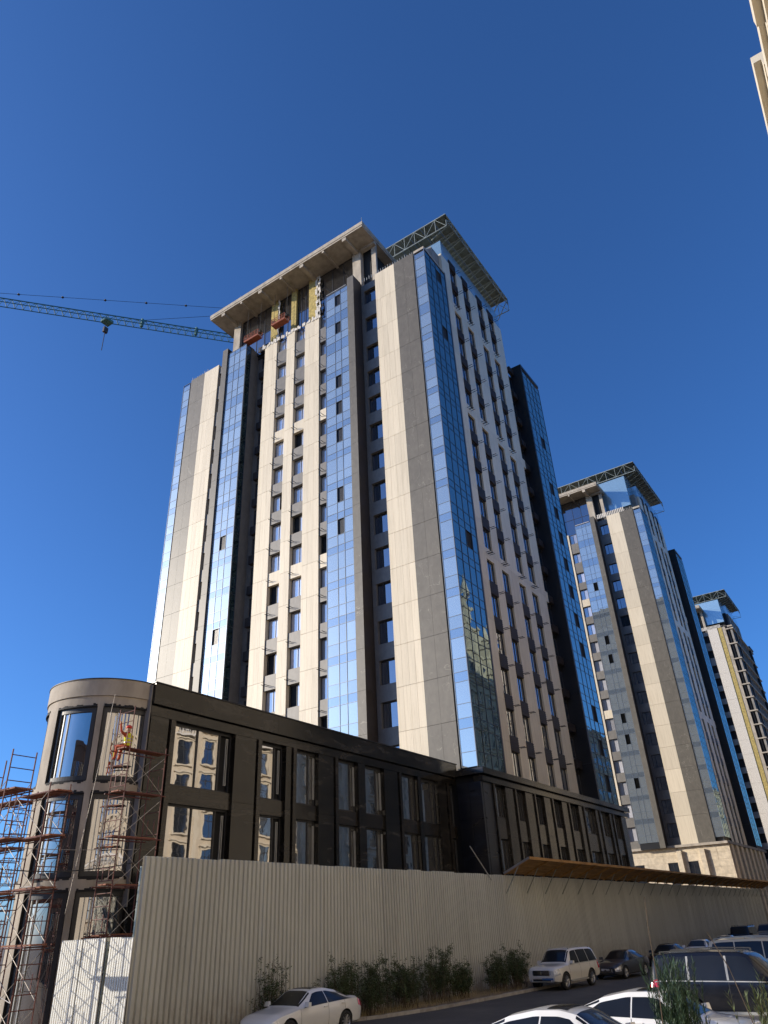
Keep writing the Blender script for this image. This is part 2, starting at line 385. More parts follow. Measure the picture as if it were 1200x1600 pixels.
# ------------------------------------------------------------------ apartment towers
def curtain(root, axis, plane, edges, floors, rows, top, nm, glassA, glassS, mul, joined=False, holes=(), inward=.05, mw=.05, z_base=12.0, part='glass_pane'):
    """curtain wall facing -X / -Y with separate panes between mullions"""
    off = root.location
    J = MB(); zs = []
    for i, (wt, nxt) in enumerate(floors):
        for r, (q0, q1, sp) in enumerate(((wt-2.54, wt-1.49, 0), (wt-1.49, wt+.16, 0), (wt+.16, nxt-2.54, 1))):
            z0, z1 = q0, min(q1, top)
            if z1-z0 < .15: continue
            zs.append(z0)
            for c in range(len(edges)-1):
                a0, a1 = edges[c], edges[c+1]
                hole = (i, c, r) in holes
                m = glassS if sp else glassA
                if joined and not hole:
                    t = [random.uniform(-.004, .004) for _ in range(4)]
                    d = plane
                    mi = 1 if sp else 0
                    if axis == 'x': J.add([(d+t[0], a0, z0), (d+t[1], a1, z0), (d+t[2], a1, z1), (d+t[3], a0, z1), (d+.03, a0, z0), (d+.03, a1, z0), (d+.03, a1, z1), (d+.03, a0, z1)], [(0, 3, 2, 1), (4, 5, 6, 7), (0, 1, 5, 4), (1, 2, 6, 5), (2, 3, 7, 6), (3, 0, 4, 7)], mi)
                    else: J.add([(a0, d+t[0], z0), (a1, d+t[1], z0), (a1, d+t[2], z1), (a0, d+t[3], z1), (a0, d+.03, z0), (a1, d+.03, z0), (a1, d+.03, z1), (a0, d+.03, z1)], [(0, 1, 2, 3), (7, 6, 5, 4), (0, 4, 5, 1), (1, 5, 6, 2), (2, 6, 7, 3), (3, 7, 4, 0)], mi)
                    continue
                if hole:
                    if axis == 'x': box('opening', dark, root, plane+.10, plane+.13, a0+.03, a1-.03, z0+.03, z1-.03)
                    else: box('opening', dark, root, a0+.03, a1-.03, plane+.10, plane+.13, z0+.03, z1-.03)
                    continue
                tl = .007
                if axis == 'x': box(part, m, root, plane, plane+.03, a0+.015, a1-.015, z0+.015, z1-.015, (0, random.uniform(-tl, tl), random.uniform(-tl, tl)))
                else: box(part, m, root, a0+.015, a1-.015, plane, plane+.03, z0+.015, z1-.015, (random.uniform(-tl, tl), 0, random.uniform(-tl, tl)))
    if joined and J.v:
        tag(J.build('glazing', [glassA, glassS], root, off=off), kind='stuff')
    g_ = MB(); z0 = zs[0]; p0, p1 = plane-.035, plane+.09
    for e in edges:
        if axis == 'x': g_.box(p0, p1, e-mw/2, e+mw/2, z0, top)
        else: g_.box(e-mw/2, e+mw/2, p0, p1, z0, top)
    for z in zs[1:]+[top]:
        for c in range(len(edges)-1):
            a0, a1 = edges[c]+mw/2, edges[c+1]-mw/2
            if axis == 'x': g_.box(p0+.012, p1-.01, a0, a1, z-mw*.4, z+mw*.4)
            else: g_.box(a0, a1, p0+.012, p1-.01, z-mw*.4, z+mw*.4)
    g_.build('mullions', mul, root, off=off)

def lattice(b, p, q, depth, n, r=.05, vert=Vector((0, 0, -1))):
    """a flat truss from p to q, depth below"""
    p = Vector(p); q = Vector(q); d = vert*depth
    b.beam(p, q, .10, .12); b.beam(p+d, q+d, .08, .10)
    for i in range(n+1):
        a = p.lerp(q, i/n); b.beam(a, a+d, r*1.2, r*1.2)
        if i < n:
            c = p.lerp(q, (i+1)/n)
            if i % 2: b.beam(a, c+d, r, r)
            else: b.beam(a+d, c, r, r)

BASKET = {}
def basket_mesh(wd, ht, dp):
    k = (round(wd, 2), round(ht, 2), dp)
    if k in BASKET: return BASKET[k]
    b = MB()
    b.box(-wd/2, wd/2, -dp, -dp+.03, -ht/2, ht/2)               # louvred face
    n = 7
    for i in range(n):
        z = -ht/2+ht*(i+.5)/n; b.box(-wd/2+.02, wd/2-.02, -dp-.035, -dp-.002, z-.035, z+.035)
    b.box(-wd/2, -wd/2+.03, -dp+.032, 0, -ht/2, ht/2); b.box(wd/2-.03, wd/2, -dp+.032, 0, -ht/2, ht/2)
    b.box(-wd/2+.032, wd/2-.032, -dp+.032, 0, -ht/2, -ht/2+.04); b.box(-wd/2+.032, wd/2-.032, -dp+.032, 0, ht/2-.04, ht/2)
    BASKET[k] = b.mesh('basket', basketm); return BASKET[k]
basketm = plain('basket_metal', (.045, .035, .032), .55, .2, var=.2)
bracket_me = None
def bracket(root, axis, plane, a, z, ln=.55):
    global bracket_me
    if bracket_me is None:
        b = MB(); b.beam((0, 0, 0), (-1, 0, 0), .035, .05); b.beam((0, .32, 0), (-1, .32, 0), .035, .05); bracket_me = b.mesh('bracket', cable)
    o = bpy.data.objects.new('bracket', bracket_me); link(o, root); o.scale = (ln, 1, 1)
    if axis == 'x': o.location = Vector((plane, a, z))-root.location
    else: o.location = Vector((a, plane, z))-root.location; o.rotation_euler.z = math.pi/2
    return o

def tower(dx, ne, lod, label, variant):
    x0 = 47.1+dx
    root = empty('apartment_tower', (62+dx, 42.6, 0), label, 'building')
    off = root.location
    WT = [15.35+3.447*i for i in range(13+ne)]; WT += [WT[-1]+4.15, WT[-1]+8.3]
    WTn = WT[1:]+[WT[-1]+3.447]
    FL = list(zip(WT, WTn)); nf = len(WT)
    WB = [t-2.05 for t in WT]; TOPC = WT[-1]+.05; PAR = TOPC+1.45
    dz = PAR-66.5
    unclad = variant == 'raw'
    J = [11.9]+[b-.55 for b in WB[1:]]
    def strip(mat, y0, y1, xp, th, top, split=2, name='cladding_panel', z0=11.9):
        js = [z for z in J if z > z0+.3 and z < top-.6]; js = [z0]+js+[top]
        n = split if lod == 0 else 1
        for a, b_ in zip(js[:-1], js[1:]):
            for k in range(n):
                ya = y0+(y1-y0)*k/n; yb = y0+(y1-y0)*(k+1)/n
                box(name, mat, root, xp+random.uniform(0, .006), xp+th, ya+(.006 if k else 0), yb-(.006 if k < n-1 else 0), a+.013, b_-.013)
    # --- cores
    c = MB()
    c.box(x0+1.5, x0+29.5, 26.2, 61.0, 0, TOPC-.3)
    c.box(x0+.68, x0+1.49, 24.3, 46.75, 0, TOPC-.2); c.box(x0+.68, x0+1.49, 48.95, 61.0, 0, TOPC-.2)
    c.box(x0+1.5, x0+4.3, 24.3, 26.19, 0, TOPC-.2); c.box(x0+24.4, x0+29.3, 24.3, 26.19, 0, TOPC-.2)
    c.box(x0+4.31, x0+21.7, 25.25, 26.19, 0, 71.6+dz); c.box(x0+21.71, x0+24.39, 25.55, 26.19, 0, TOPC-.4)
    c.box(x0+6.4, x0+21.7, 26.2, 33.0, TOPC-.29, 71.6+dz)
    c.build('core', dark if unclad else concd, root, off=off)
    # --- left-facing facade (X = x0)
    sgrey = insul if unclad else grey
    if not unclad: strip(grey, 25.41, 27.9, x0, .66, PAR, 2)
    else:
        strip(insul, 26.75, 27.9, x0+.12, .5, PAR, 1, 'insulation'); strip(conc, 25.9, 26.74, x0+.2, .4, PAR, 1, 'concrete_wall')
        for t in WT:
            box('floor_slab', conc, root, x0+.05, x0+29, 23.95, 26.15, t+.55, t+.85)
        for k in range(9): box('column', concd, root, x0+.4+k*3.5, x0+.9+k*3.5, 24.3, 24.8, 0, PAR)
    strip(membrane if unclad else beige, 27.9, 30.44, x0, .66, PAR, 4)
    strip(beige, 54.85, 57.4, x0, .66, PAR, 4); strip(grey, 57.4, 59.93, x0, .66, PAR, 2)
    box('trim', black, root, x0+.12, x0+.5, 25.235, 25.405, 11.9, PAR-.1); box('trim', black, root, x0+.12, x0+.5, 59.935, 60.06, 11.9, PAR-.1)
    top_c = TOPC
    strip(beige, 38.43, 40.5, x0, .66, top_c, 3); strip(beige, 42.08, 43.3, x0, .66, top_c, 2); strip(beige, 44.88, 46.8, x0, .66, top_c, 3)
    band = {5, 10+(1 if ne else 0)}
    opens = {(1, 3): 0, (2, 2): 0, (1, 5): 0, (2, 7): 0, (2, 10): 0, (1, 8): 1, (3, 1): 0, (3, 6): 0}
    cols = [(0, 30.5, 32.4, x0+.16), (1, 43.3, 44.88, x0+.15), (2, 40.5, 42.08, x0+.15), (3, 36.6, 38.43, x0+.15), (4, 52.85, 54.85, x0+.16)]
    for ci, y0, y1, xp in cols:
        for i in range(nf):
            wy0, wy1 = (y0+.02, y1-.3) if ci == 0 else ((y0+.35, y1) if ci == 3 else ((y0+.25, y1-.03) if ci == 4 else (y0, y1)))
            mu = (.42,) if ci in (1, 2) else (.62,) if ci == 0 else (.5,)
            if unclad and ci in (0,):
                box('opening', dark, root, xp+.45, xp+.48, y0, y1, WB[i], WT[i])
            else:
                window(root, 'x', xp+(.26 if ci in (0, 4) else .30), wy0, wy1, WB[i], WT[i], glasswin if ci in (1, 2, 3) else glassdark, mu, fw=.06, open_leaf=(1-opens[(ci, i)] if (ci, i) in opens and lod == 0 else None))
            if ci == 0: box('reveal_panel', greyplain, root, xp, xp+.5, wy1+.003, y1+.09, WB[i], WT[i])
            if ci == 3: box('reveal_panel', greyplain, root, xp, xp+.5, y0, wy0-.003, WB[i], WT[i])
            if ci == 4: box('reveal_panel', greyplain, root, xp, xp+.5, y0-.04, wy0-.003, WB[i], WT[i])
            zb = WB[i+1] if i < nf-1 else (PAR-.5 if ci in (0, 4) else None)
            if zb:
                m_ = beige if (i in band and ci in (1, 2, 3)) else greyplain
                if unclad: m_ = concd
                box('spandrel_panel', m_, root, xp-.05 if ci in (1, 2, 3) else xp, xp+.5, y0-(.04 if ci == 4 else 0)+.004, y1+(.09 if ci == 0 else -.004), WT[i]+.005, zb-.005)
                if lod == 0 and ci in (1, 2, 3):
                    bracket(root, 'x', xp-.05, (y0+y1)/2+.3+random.uniform(-.1, .1), WT[i]+.45+random.uniform(-.05, .05), random.uniform(.4, .6))
        box('spandrel_panel', greyplain, root, xp, xp+.5, y0-(.04 if ci == 4 else 0)+.004, y1+(.09 if ci == 0 else -.004), 11.9, WB[0]-.005)
    # shaded recess beside the left bay
    for i in range(nf):
        window(root, 'x', x0+1.18, 46.85, 48.3, WB[i], WT[i], glassdark, (.5,), fw=.06)
        box('spandrel_panel', greyplain, root, x0+1.1, x0+1.45, 46.8, 48.95, (WT[i]+.005), (WB[i+1]-.005 if i < nf-1 else TOPC))
        box('reveal_panel', greyplain, root, x0+1.1, x0+1.45, 48.305, 48.95, WB[i], WT[i])
        if lod == 0:
            o = bpy.data.objects.new('air_conditioner_basket', basket_mesh(1.4, .95, .42)); link(o, root)
            o.rotation_euler.z = -math.pi/2; o.location = Vector((x0+1.09, 47.6, WT[i]+.75))-off
    box('return_panel', beige, root, x0+.445, x0+1.6, 46.60, 46.8, 11.9, TOPC)
    # fins
    for y0, y1 in ((32.5, 33.35), (51.95, 52.8)):
        js = [11.9]+J[1:]+[PAR+.2]
        for a, b_ in zip(js[:-1], js[1:]):
            box('fin_panel', grey, root, x0-1.3, x0-1.24, y0, y1, a+.009, b_-.009)
            box('fin_side_panel', brown, root, x0-1.235, x0+.16, y0+.02, y0+.07, a+.006, b_-.006)
        c = MB(); c.box(x0-1.234, x0+.44, y0+.075, y1-.02, 11.9, PAR+.15); c.build('fin_core', brown, root, off=off)
    # glazed bays
    H1 = {(i, 1, 1) for i in (0+7, 6, 9, 10, 11, 13, 14)} if lod == 0 else {(i, 1, 1) for i in (2, 4, 5, 8, 9, 12)}
    H2 = {(7, 1, 1), (4, 1, 1)} if lod == 0 else set()
    bt = PAR-.7
    curtain(root, 'x', x0-1.1, [33.40, 34.45, 35.25, 36.5], FL, 3, bt, 'bay', glassblue, glassspan, mullb, lod > 0, H1)
    curtain(root, 'x', x0-1.1, [48.9, 49.95, 50.85, 51.93], FL, 3, bt, 'bay', glassblue, glassspan, mullb, lod > 0, H2)
    for y0, y1 in ((33.36, 36.5), (48.9, 51.94)):
        c = MB(); c.box(x0-1.0, x0+.44, y0+.1, y1-.08, 11.9, bt-.2); c.box(x0-1.06, x0+.3, y0+.02, y1-.02, bt-.02, bt+.12); c.build('bay_core', black, root, off=off)
    curtain(root, 'y', 48.93, [x0-1.06, x0-.25], FL, 3, bt, 'bay', glassside, glassside, mulld, True)
    c = MB(); c.box(x0-.22, x0+1.1, 48.93, 49.03, 11.9, bt); c.build('bay_return', greyplain, root, off=off)
    # corner glazing, towards the left and towards the street
    if not unclad: curtain(root, 'x', x0, [24.0, 25.23], FL, 3, PAR-.3, 'corner', glassblue, glassspan, mullb, lod > 0)
    curtain(root, 'x', x0, [60.07, 61.3], FL, 3, PAR-.3, 'corner', glassblue, glassspan, mullb, True)
    Hs = {(14, 2, 1), (12, 2, 1), (5, 2, 1)} if lod == 0 else set()
    if not unclad:
        curtain(root, 'y', 24.0, [x0+.03, x0+1.2, x0+2.3, x0+3.4, x0+4.35], FL, 3, PAR-.3, 'corner', glassside, glassside, mulld, True, Hs)
    box('corner_cap', conc, root, x0+.02, x0+4.4, 24.03, 25.3, PAR-.28, PAR+.1); 
    box('trim', brown, root, x0+4.42, x0+4.6, 24.0, 25.0, 11.9, PAR)
    H3 = {(i, 2, 1) for i in (0, 1, 2, 4, 5, 6, 7, 8, 9, 10, 12)} if lod == 0 else set()
    if not unclad: curtain(root, 'y', 23.92, [x0+24.35, x0+25.7, x0+27.0, x0+28.2, x0+29.75], FL, 3, PAR-.3, 'bay', glassside, glassside, mulld, True, H3)
    for a, b_ in zip(J, J[1:]+[PAR]):
        box('fin_side_panel', black, root, x0+24.1, x0+24.3, 23.9, 25.5, a+.006, b_-.006)
    box('corner_cap', black, root, x0+24.1, x0+29.8, 23.86, 25.5, PAR+.006, PAR+.4)
    # --- street facade, central part (Y = 24.9)
    BB = [15.15, 18.6, 22.1, 25.5, 28.95, 32.4, 35.8, 39.2, 42.6, 46.0, 49.4, 52.8, 56.3, 60.2]
    if ne: BB += [63.65, 67.55, 71.25, 74.75]; bandS = {5, 10, 15}
    else: BB += [64.1, 67.8, 71.3]; bandS = {5, 10, 14}
    ZT = 71.8+dz
    sx = [(7.9, 9.5), (11.05, 12.6), (14.9, 16.45), (17.9, 19.55)]
    sx = [(x0+a, x0+b_) for a, b_ in sx]
    px = [(x0+6.0, sx[0][0]), (sx[0][1], sx[1][0]), (sx[1][1], sx[2][0]), (sx[2][1], sx[3][0]), (sx[3][1], x0+21.75)]
    js = [12.3]+[b_+.65 for b_ in BB if b_+.65 < ZT-.8]+[ZT]
    stm = concd if unclad else beige
    for a, b_ in px:
        for z0, z1 in zip(js[:-1], js[1:]):
            box('cladding_panel', stm, root, a, b_, 24.9, 25.24, z0+.008, z1-.008)
    for a, b_ in sx:
        zb = 12.3
        for i, z in enumerate(BB):
            if z > ZT-.3: break
            if unclad:
                box('opening', dark, root, a, b_, 25.2, 25.23, zb, z-.002); box('slab_edge', conc, root, a, b_, 24.8, 25.24, z, z+.4); zb = z+.41; continue
            window(root, 'y', 25.06, a, b_, zb, z, glassdark, (.5,), fw=.06)
            if i in bandS:
                box('cladding_panel', beige, root, a, b_, 24.905, 25.24, z+.003, z+1.2)
                if lod == 0:
                    for q in (.35, .8): bracket(root, 'y', 24.9, a+q, z+.6)
            else:
                o = bpy.data.objects.new('air_conditioner_basket', basket_mesh(b_-a-.02, 1.25, .32)); link(o, root)
                o.location = Vector(((a+b_)/2, 25.2, z+.625))-off
                if lod == 0 and i % 1 == 0: bracket(root, 'y', 24.9, b_+.3, z+.45)
            zb = z+1.26
        if ZT-zb > .4: window(root, 'y', 25.06, a, b_, zb, ZT-.02, glassdark, (.5,), fw=.06)
    # recess with windows between the centre and the right bay
    for i in range(nf):
        window(root, 'y', 25.42, x0+22.3, x0+24.05, WB[i], WT[i], glassdark, (.5,), fw=.06)
        box('spandrel_panel', black, root, x0+21.76, x0+24.08, 25.35, 25.54, WT[i]+.004, WB[i+1]-.004 if i < nf-1 else TOPC)
        if lod == 0:
            o = bpy.data.objects.new('air_conditioner_basket', basket_mesh(1.2, .8, .4)); link(o, root)
            o.location = Vector((x0+23.3, 25.34, WT[i]+.75))-off
    for i in band: box('balcony_band', stm, root, x0+21.76, x0+22.6, 24.95, 25.34, WT[i]+.1, WT[i]+1.3)
    # glass penthouse under the steel roof
    pm = MB(); pm.box(x0+6.35, x0+21.6, 24.95, 33.0, ZT+.02, ZT+2.6)
    pm.build('penthouse_glazing', glasspale, root, off=off)
    if lod:
        pm = MB(); pm.box(x0+2.6, x0+6.3, 26.0, 34.5, PAR+2.2, 77.6+dz-2.3); pm.build('penthouse_glazing', glasspale, root, off=off)
    # --- penthouse behind the left facade
    xp = x0+.4
    P = MB(); P.box(xp+.6, x0+22.8, 31.5, 53.6, TOPC-.29, 72.5+dz); P.build('penthouse_core', dark, root, off=off)
    zc = 72.55+dz
    for y0, y1 in ((32.55, 33.7), (51.8, 52.95)):
        box('column', conc, root, xp, xp+.59, y0, y1, TOPC-.28, zc)
    for y0, y1 in ((45.4, 46.5), (42.4, 43.2), (39.0, 40.4)):
        box('insulation', insul, root, xp+.1, xp+.59, y0, y1, TOPC+.0, zc)
    for y0, y1, mu in ((46.52, 51.78, (.25, .5, .75)), (43.22, 45.38, (.35, .7)), (40.42, 42.38, (.35, .7)), (33.72, 38.98, (.3, .62))):
        window(root, 'x', xp+.38, y0, y1, TOPC+.1, zc-.05, glassdark, mu, fw=.08, transom=.45)
    box('column', conc, root, xp+.3, xp+.59, 30.6, 31.2, TOPC, zc)
    if lod == 0:
        sh = MB(); ys = [38.2+.25*i for i in range(40)]
        for i, y in enumerate(ys[:-1]):                      # torn white membrane along the cut edge
            h = .02+.38*random.random()**2; t = random.uniform(-.05, .12)
            if random.random() < .2: continue
            sh.box(x0-.04-t*.3, x0+.05+t, y, y+.24, TOPC-.2-random.random()*.2, TOPC+h)
        sh.build('torn_membrane', membrane, root, off=off)
        sh = MB()
        for y in (45.1, 39.0, 38.6):
            for k in range(14):
                z = TOPC+.3+k*.5; a = random.uniform(.0, .3); sh.box(xp-.02+.05*random.random(), xp+.09, y+random.uniform(-.1, .1), y+.08+a, z, z+.49)
        sh.build('membrane_strip', membrane, root, off=off)
    # concrete roof slab with beams
    S = MB(); S.box(x0-2.1, x0+19, 30.45, 54.85, zc, 73.3+dz); S.box(x0-2.16, x0-2.101, 30.39, 54.91, zc+.25, 73.34+dz)
    S.box(x0-2.1, x0+19, 30.39, 30.449, zc+.25, 73.34+dz); 
    S.build('roof_slab', conc, root, off=off)
    for y in (33.1, 39.5, 46.2, 52.6): box('roof_beam', conc, root, x0-2.05, xp+.5, y-.28, y+.28, zc-.5, zc-.004)
    for y in (36.2, 42.8, 49.4): box('roof_beam', conc, root, x0-2.05, xp+.5, y-.15, y+.15, zc-.32, zc-.004)
    for xx in (x0+.3,):
        box('roof_beam', conc, root, xx, xx+.5, 30.5, 32.5, zc-.45, zc-.004)
    # steel truss roof over the street side
    tz = 77.6+dz; yb = 32.5 if lod == 0 else 54.0
    tx0, tx1, ty0 = x0+5.8-(3.4 if lod else 0), x0+22.8, 23.6
    T = MB(); dp = 2.1
    lattice(T, (tx0, ty0, tz), (tx0, yb, tz), dp, 6 if lod == 0 else 16); lattice(T, (tx0, ty0, tz), (tx1, ty0, tz), dp*.5, 12); lattice(T, (tx1, ty0, tz), (tx1, yb, tz), dp, 6)
    for i in range(1, 12):
        x = tx0+(tx1-tx0)*i/12; T.beam((x, ty0, tz-.16), (x, 26.5, tz-1.2), .1, .12); T.beam((x, ty0, tz-.12), (x, yb, tz-.12), .08, .14)
    for j in range(1, 5):
        y = ty0+1.6*j; T.beam((tx0, y, tz-.12), (tx1, y, tz-.12), .06, .1)
    if lod == 0:
        for z_ in (tz-1.0,):
            for a, b_ in (((tx1, 23.7, tz-.2), (tx1+.6, 25.8, tz-2.6)), ((tx1-1.6, 23.7, tz-.2), (tx1-.9, 25.6, tz-2.5)), ((tx1+.6, 25.8, tz-2.6), (tx1-.9, 25.6, tz-2.5))): T.beam(a, b_, .08, .08)
    T.build('roof_truss', steel, root, off=off)
    D = MB(); n = 12
    for i in range(n):
        a = tx0+(tx1-tx0)*i/n; b_ = tx0+(tx1-tx0)*(i+1)/n
        for j in range(5 if lod == 0 else 10):
            h = (yb-ty0)/(5 if lod == 0 else 10); D.box(a+.02, b_-.02, ty0+.03+h*j+.015, ty0+.03+h*(j+1)-.015, tz+.02, tz+.07)
    D.build('roof_deck', deck, root, off=off)
    # fixings sticking up along the parapets
    S = MB()
    for k in range(22):
        y = 25.5+k*.32; S.box(x0+.1, x0+.14, y, y+.05, PAR, PAR+.25+.35*random.random())
    if lod: 
        for k in range(16): y = 27.0+k*.33; S.box(x0+.05, x0+.1, y, y+.2, PAR, PAR+.9)
    for k in range(10):
        y = 57+k*.32; S.box(x0+.1, x0+.14, y, y+.05, PAR, PAR+.2+.35*random.random())
    S.box(x0-1.2, x0-1.16, 33.6, 36.4, bt+.12, bt+.2)
    S.build('parapet_fixings', membrane if lod else mull, root, off=off)
    if lod == 0:
        S = MB(); 
        for p in ((x0-1.9, 30.6, 73.34), (x0-1.6, 36, 73.34), (x0-1.7, 50, 73.34)): S.tube(p, (p[0], p[1], p[2]+1.0), .03)
        S.build('roof_post', mull, root, off=off)
    return root

T1 = tower(0, 0, 0, 'nearest tall apartment tower, beige and grey cladding with blue glass bays, above the dark podium', 'clad')
T2 = tower(77.6, 1, 1, 'second apartment tower down the street with white strips at its parapet, beige masonry base', 'clad')
T3 = tower(158.5, 1, 2, 'farthest unfinished tower at the right with a yellow insulation strip', 'raw')
# masonry base of the second tower
def base_block(root, x0, lod):
    off = root.location
    ys = [23.7, 25.6, 27.6, 31.0, 33.6, 36.0, 38.8]
    c = MB(); c.box(x0+.2, x0+30, 23.9, 60, -.3, 11.85); c.build('base_core', concd, root, off=off)
    for i, (a, b_) in enumerate(zip(ys[:-1], ys[1:])):
        n = 12
        for k in range(n):
            z0 = 11.85*k/n; z1 = 11.85*(k+1)/n
            if 7 <= k <= 9 and i in (2, 3, 5): 
                m = (a+b_)/2; box('masonry_block', masonry, root, x0-.02, x0+.19, a+.01, m-.75, z0+.008, z1-.008); box('masonry_block', masonry, root, x0-.02, x0+.19, m+.75, b_-.01, z0+.008, z1-.008)
            else: box('masonry_block', masonry, root, x0-random.uniform(0, .03), x0+.19, a+.01, b_-.01, z0+.008, z1-.008)
        if i in (2, 3, 5): window(root, 'x', x0+.08, (a+b_)/2-.74, (a+b_)/2+.74, 11.85*7/12+.01, 11.85*10/12-.01, glassdark, (.5,))
    for y in (31.0, 27.6): box('pilaster', masonry, root, x0-.5, x0-.04, y-.35, y+.35, -.3, 11.4)
    box('ledge', conc, root, x0-.55, x0+.18, 23.72, 39.5, 11.86, 12.2)
    for k in range(8):
        box('street_pier', masonry, root, x0+1+k*3.6, x0+2.6+k*3.6, 23.6, 23.89, -.3, 11.8); 
    box('street_beam', concd, root, x0+.2, x0+30, 23.5, 23.88, 11.81, 12.2)
masonry = plain('pale_masonry', (.60, .51, .38), .85, var=.18, vscale=2.2, bmp=.3, ovar=.06)
base_block(T2, 124.7, 1)
base_block(T3, 205.6, 1)

# ------------------------------------------------------------------ podium (long low wing, rounded end, street block)
pod = empty('podium_building', (33, 27, 0), 'low dark stone podium with tall windows and a rounded bare concrete end', 'building')
po = pod.location
c = MB(); c.box(20.4, 46.4, 26.15, 31.0, 0, 12.75); c.box(46.8, 77.4, 24.05, 26.5, 0, 12.2); c.build('core', dark, pod, off=po)
xs = [20.05]+[20.05+2.655*i for i in range(1, 10)]+[46.62]
for a, b_ in zip(xs[:-1], xs[1:]):
    box('fascia_panel', gran, pod, a+.004, b_-.004, 25.46+random.uniform(0, .008), 26.1, 12.12, 13.02)
    box('lintel_panel', gran, pod, a+.004, b_-.004, 25.60+random.uniform(0, .006), 26.1, 11.66, 12.06)
box('coping', black, pod, 20.0, 46.66, 25.42, 26.3, 13.024, 13.075)
box('shadow_gap', dark, pod, 20.1, 46.6, 25.75, 26.12, 12.062, 12.118)
box('end_return', concd, pod, 19.98, 20.04, 25.62, 26.4, 4.4, 12.95)
wins = [(21.40, 25.12, (.03, .44, .81), 3), (26.92, 28.78, (.08, .70), 2), (29.55, 31.42, (.72,), None), (33.08, 35.02, (.78,), None), (35.72, 37.68, (.74,), None), (39.52, 41.5, (.74,), None), (41.92, 44.0, (.74,), None), (45.42, 46.44, (.5,), None)]
prev = 20.06
for a, b_, mu, op in wins:
    # pier: wide slab with a narrow proud jamb on the window side
    for z0, z1 in ((0, 3.0), (3.0, 5.75), (5.75, 8.6), (8.6, 11.64)):
        wj = .26
        if a-prev > .75:
            box('pier_panel', gran, pod, prev+.012, a-wj-.10, 25.57+random.uniform(0, .008), 26.1, z0+.006, z1-.006)
            box('jamb_panel', gran2, pod, a-wj, a-.01, 25.50, 26.1, z0+.004, z1-.004)
            box('joint_shadow', dark, pod, a-wj-.09, a-wj-.008, 25.74, 26.1, z0, z1)
        else:
            box('pier_panel', gran, pod, prev+.012, a-.012, 25.57, 26.1, z0+.006, z1-.006)
    for z0, z1 in ((8.98, 11.6), (5.05, 8.24), (.6, 4.3)):
        window(pod, 'y', 25.86, a, b_, z0, z1, glasspod, mu, fw=.07, depth=.12, tilt=.006, open_leaf=op)
        box('window_head', dark, pod, a, b_, 25.84, 26.1, z1+.003, z1+.05)
    n = 2 if b_-a > 3 else 1
    for k in range(n):
        u0 = a+(b_-a)*k/n; u1 = a+(b_-a)*(k+1)/n
        box('spandrel_panel', gran2, pod, u0+.004, u1-.004, 25.70, 26.1, 8.25, 8.97); box('spandrel_panel', gran2, pod, u0+.004, u1-.004, 25.70, 26.1, 4.31, 5.04)
    prev = b_
# metal pull rods / open leaf frames beside the reveals
for a, b_, mu, op in wins[:5]:
    for z0, z1 in ((9.3, 11.4), (5.4, 8.0)):
        r_ = MB(); x = b_-.22 if op is None else b_-.38
        for xx in (x, x+.10): r_.box(xx, xx+.025, 25.80, 25.85, z0, z1)
        r_.box(x+.026, x+.099, 25.80, 25.85, z0, z0+.03); r_.box(x+.026, x+.099, 25.80, 25.85, z1-.03, z1)
        r_.build('leaf_frame', mull, pod, off=po)
# black return wall
for z0, z1 in ((0, 2.4), (2.4, 4.8), (4.8, 7.1), (7.1, 9.4), (9.4, 11.7)):
    for y0, y1 in ((23.62, 24.55), (24.55, 25.48)): box('return_panel', granblack, pod, 46.5, 46.75, y0+.005, y1-.005, z0+.005, z1-.005)
# street block
xs = [46.3]+[46.3+2.6*i for i in range(1, 12)]+[77.7]
for a, b_ in zip(xs[:-1], xs[1:]):
    box('cornice_panel', gran, pod, a+.004, b_-.004, 23.22, 24.2, 12.16, 12.56); box('cornice_panel', gran, pod, a+.3+.004, b_+(.3 if b_ < 77 else 0)-.004, 23.48, 24.2, 11.72, 12.10)
box('shadow_gap', dark, pod, 46.6, 77.4, 23.7, 24.2, 12.102, 12.158)
box('cornice_return', gran, pod, 46.26, 46.298, 23.22, 25.5, 12.16, 12.56); box('cornice_return', gran, pod, 46.3, 46.76, 24.21, 25.45, 12.16, 12.56)
sw = [(48.4, 50.25), (51.9, 53.65), (55.37, 57.15), (58.8, 60.77), (62.3, 64.5), (65.7, 68.65), (69.7, 72.4), (73.35, 75.75)]
prev = 46.76
for a, b_ in sw+[(77.4, 77.4)]:
    for z0, z1 in ((0, 2.6), (2.6, 5.2), (5.2, 8.4), (8.4, 11.7)):
        wj = .2
        box('pier_panel', gran2 if prev > 47 else granblack, pod, prev+.01, a-wj-.07, 23.6+random.uniform(0, .008), 24.2, z0+.005, z1-.005)
        if b_ > a: box('jamb_panel', gran2, pod, a-wj, a-.008, 23.50, 24.2, z0+.005, z1-.005)
    if b_ > a:
        for z0, z1 in ((9.62, 11.68), (5.25, 8.22), (.6, 4.4)):
            window(pod, 'y', 23.92, a, b_, z0, z1, glasspod, (.75,), fw=.07, depth=.12, tilt=.006)
        box('spandrel_panel', gran2, pod, a+.004, b_-.004, 23.74, 24.2, 8.23, 9.61); box('spandrel_panel', gran2, pod, a+.004, b_-.004, 23.74, 24.2, 4.41, 5.24)
    prev = b_
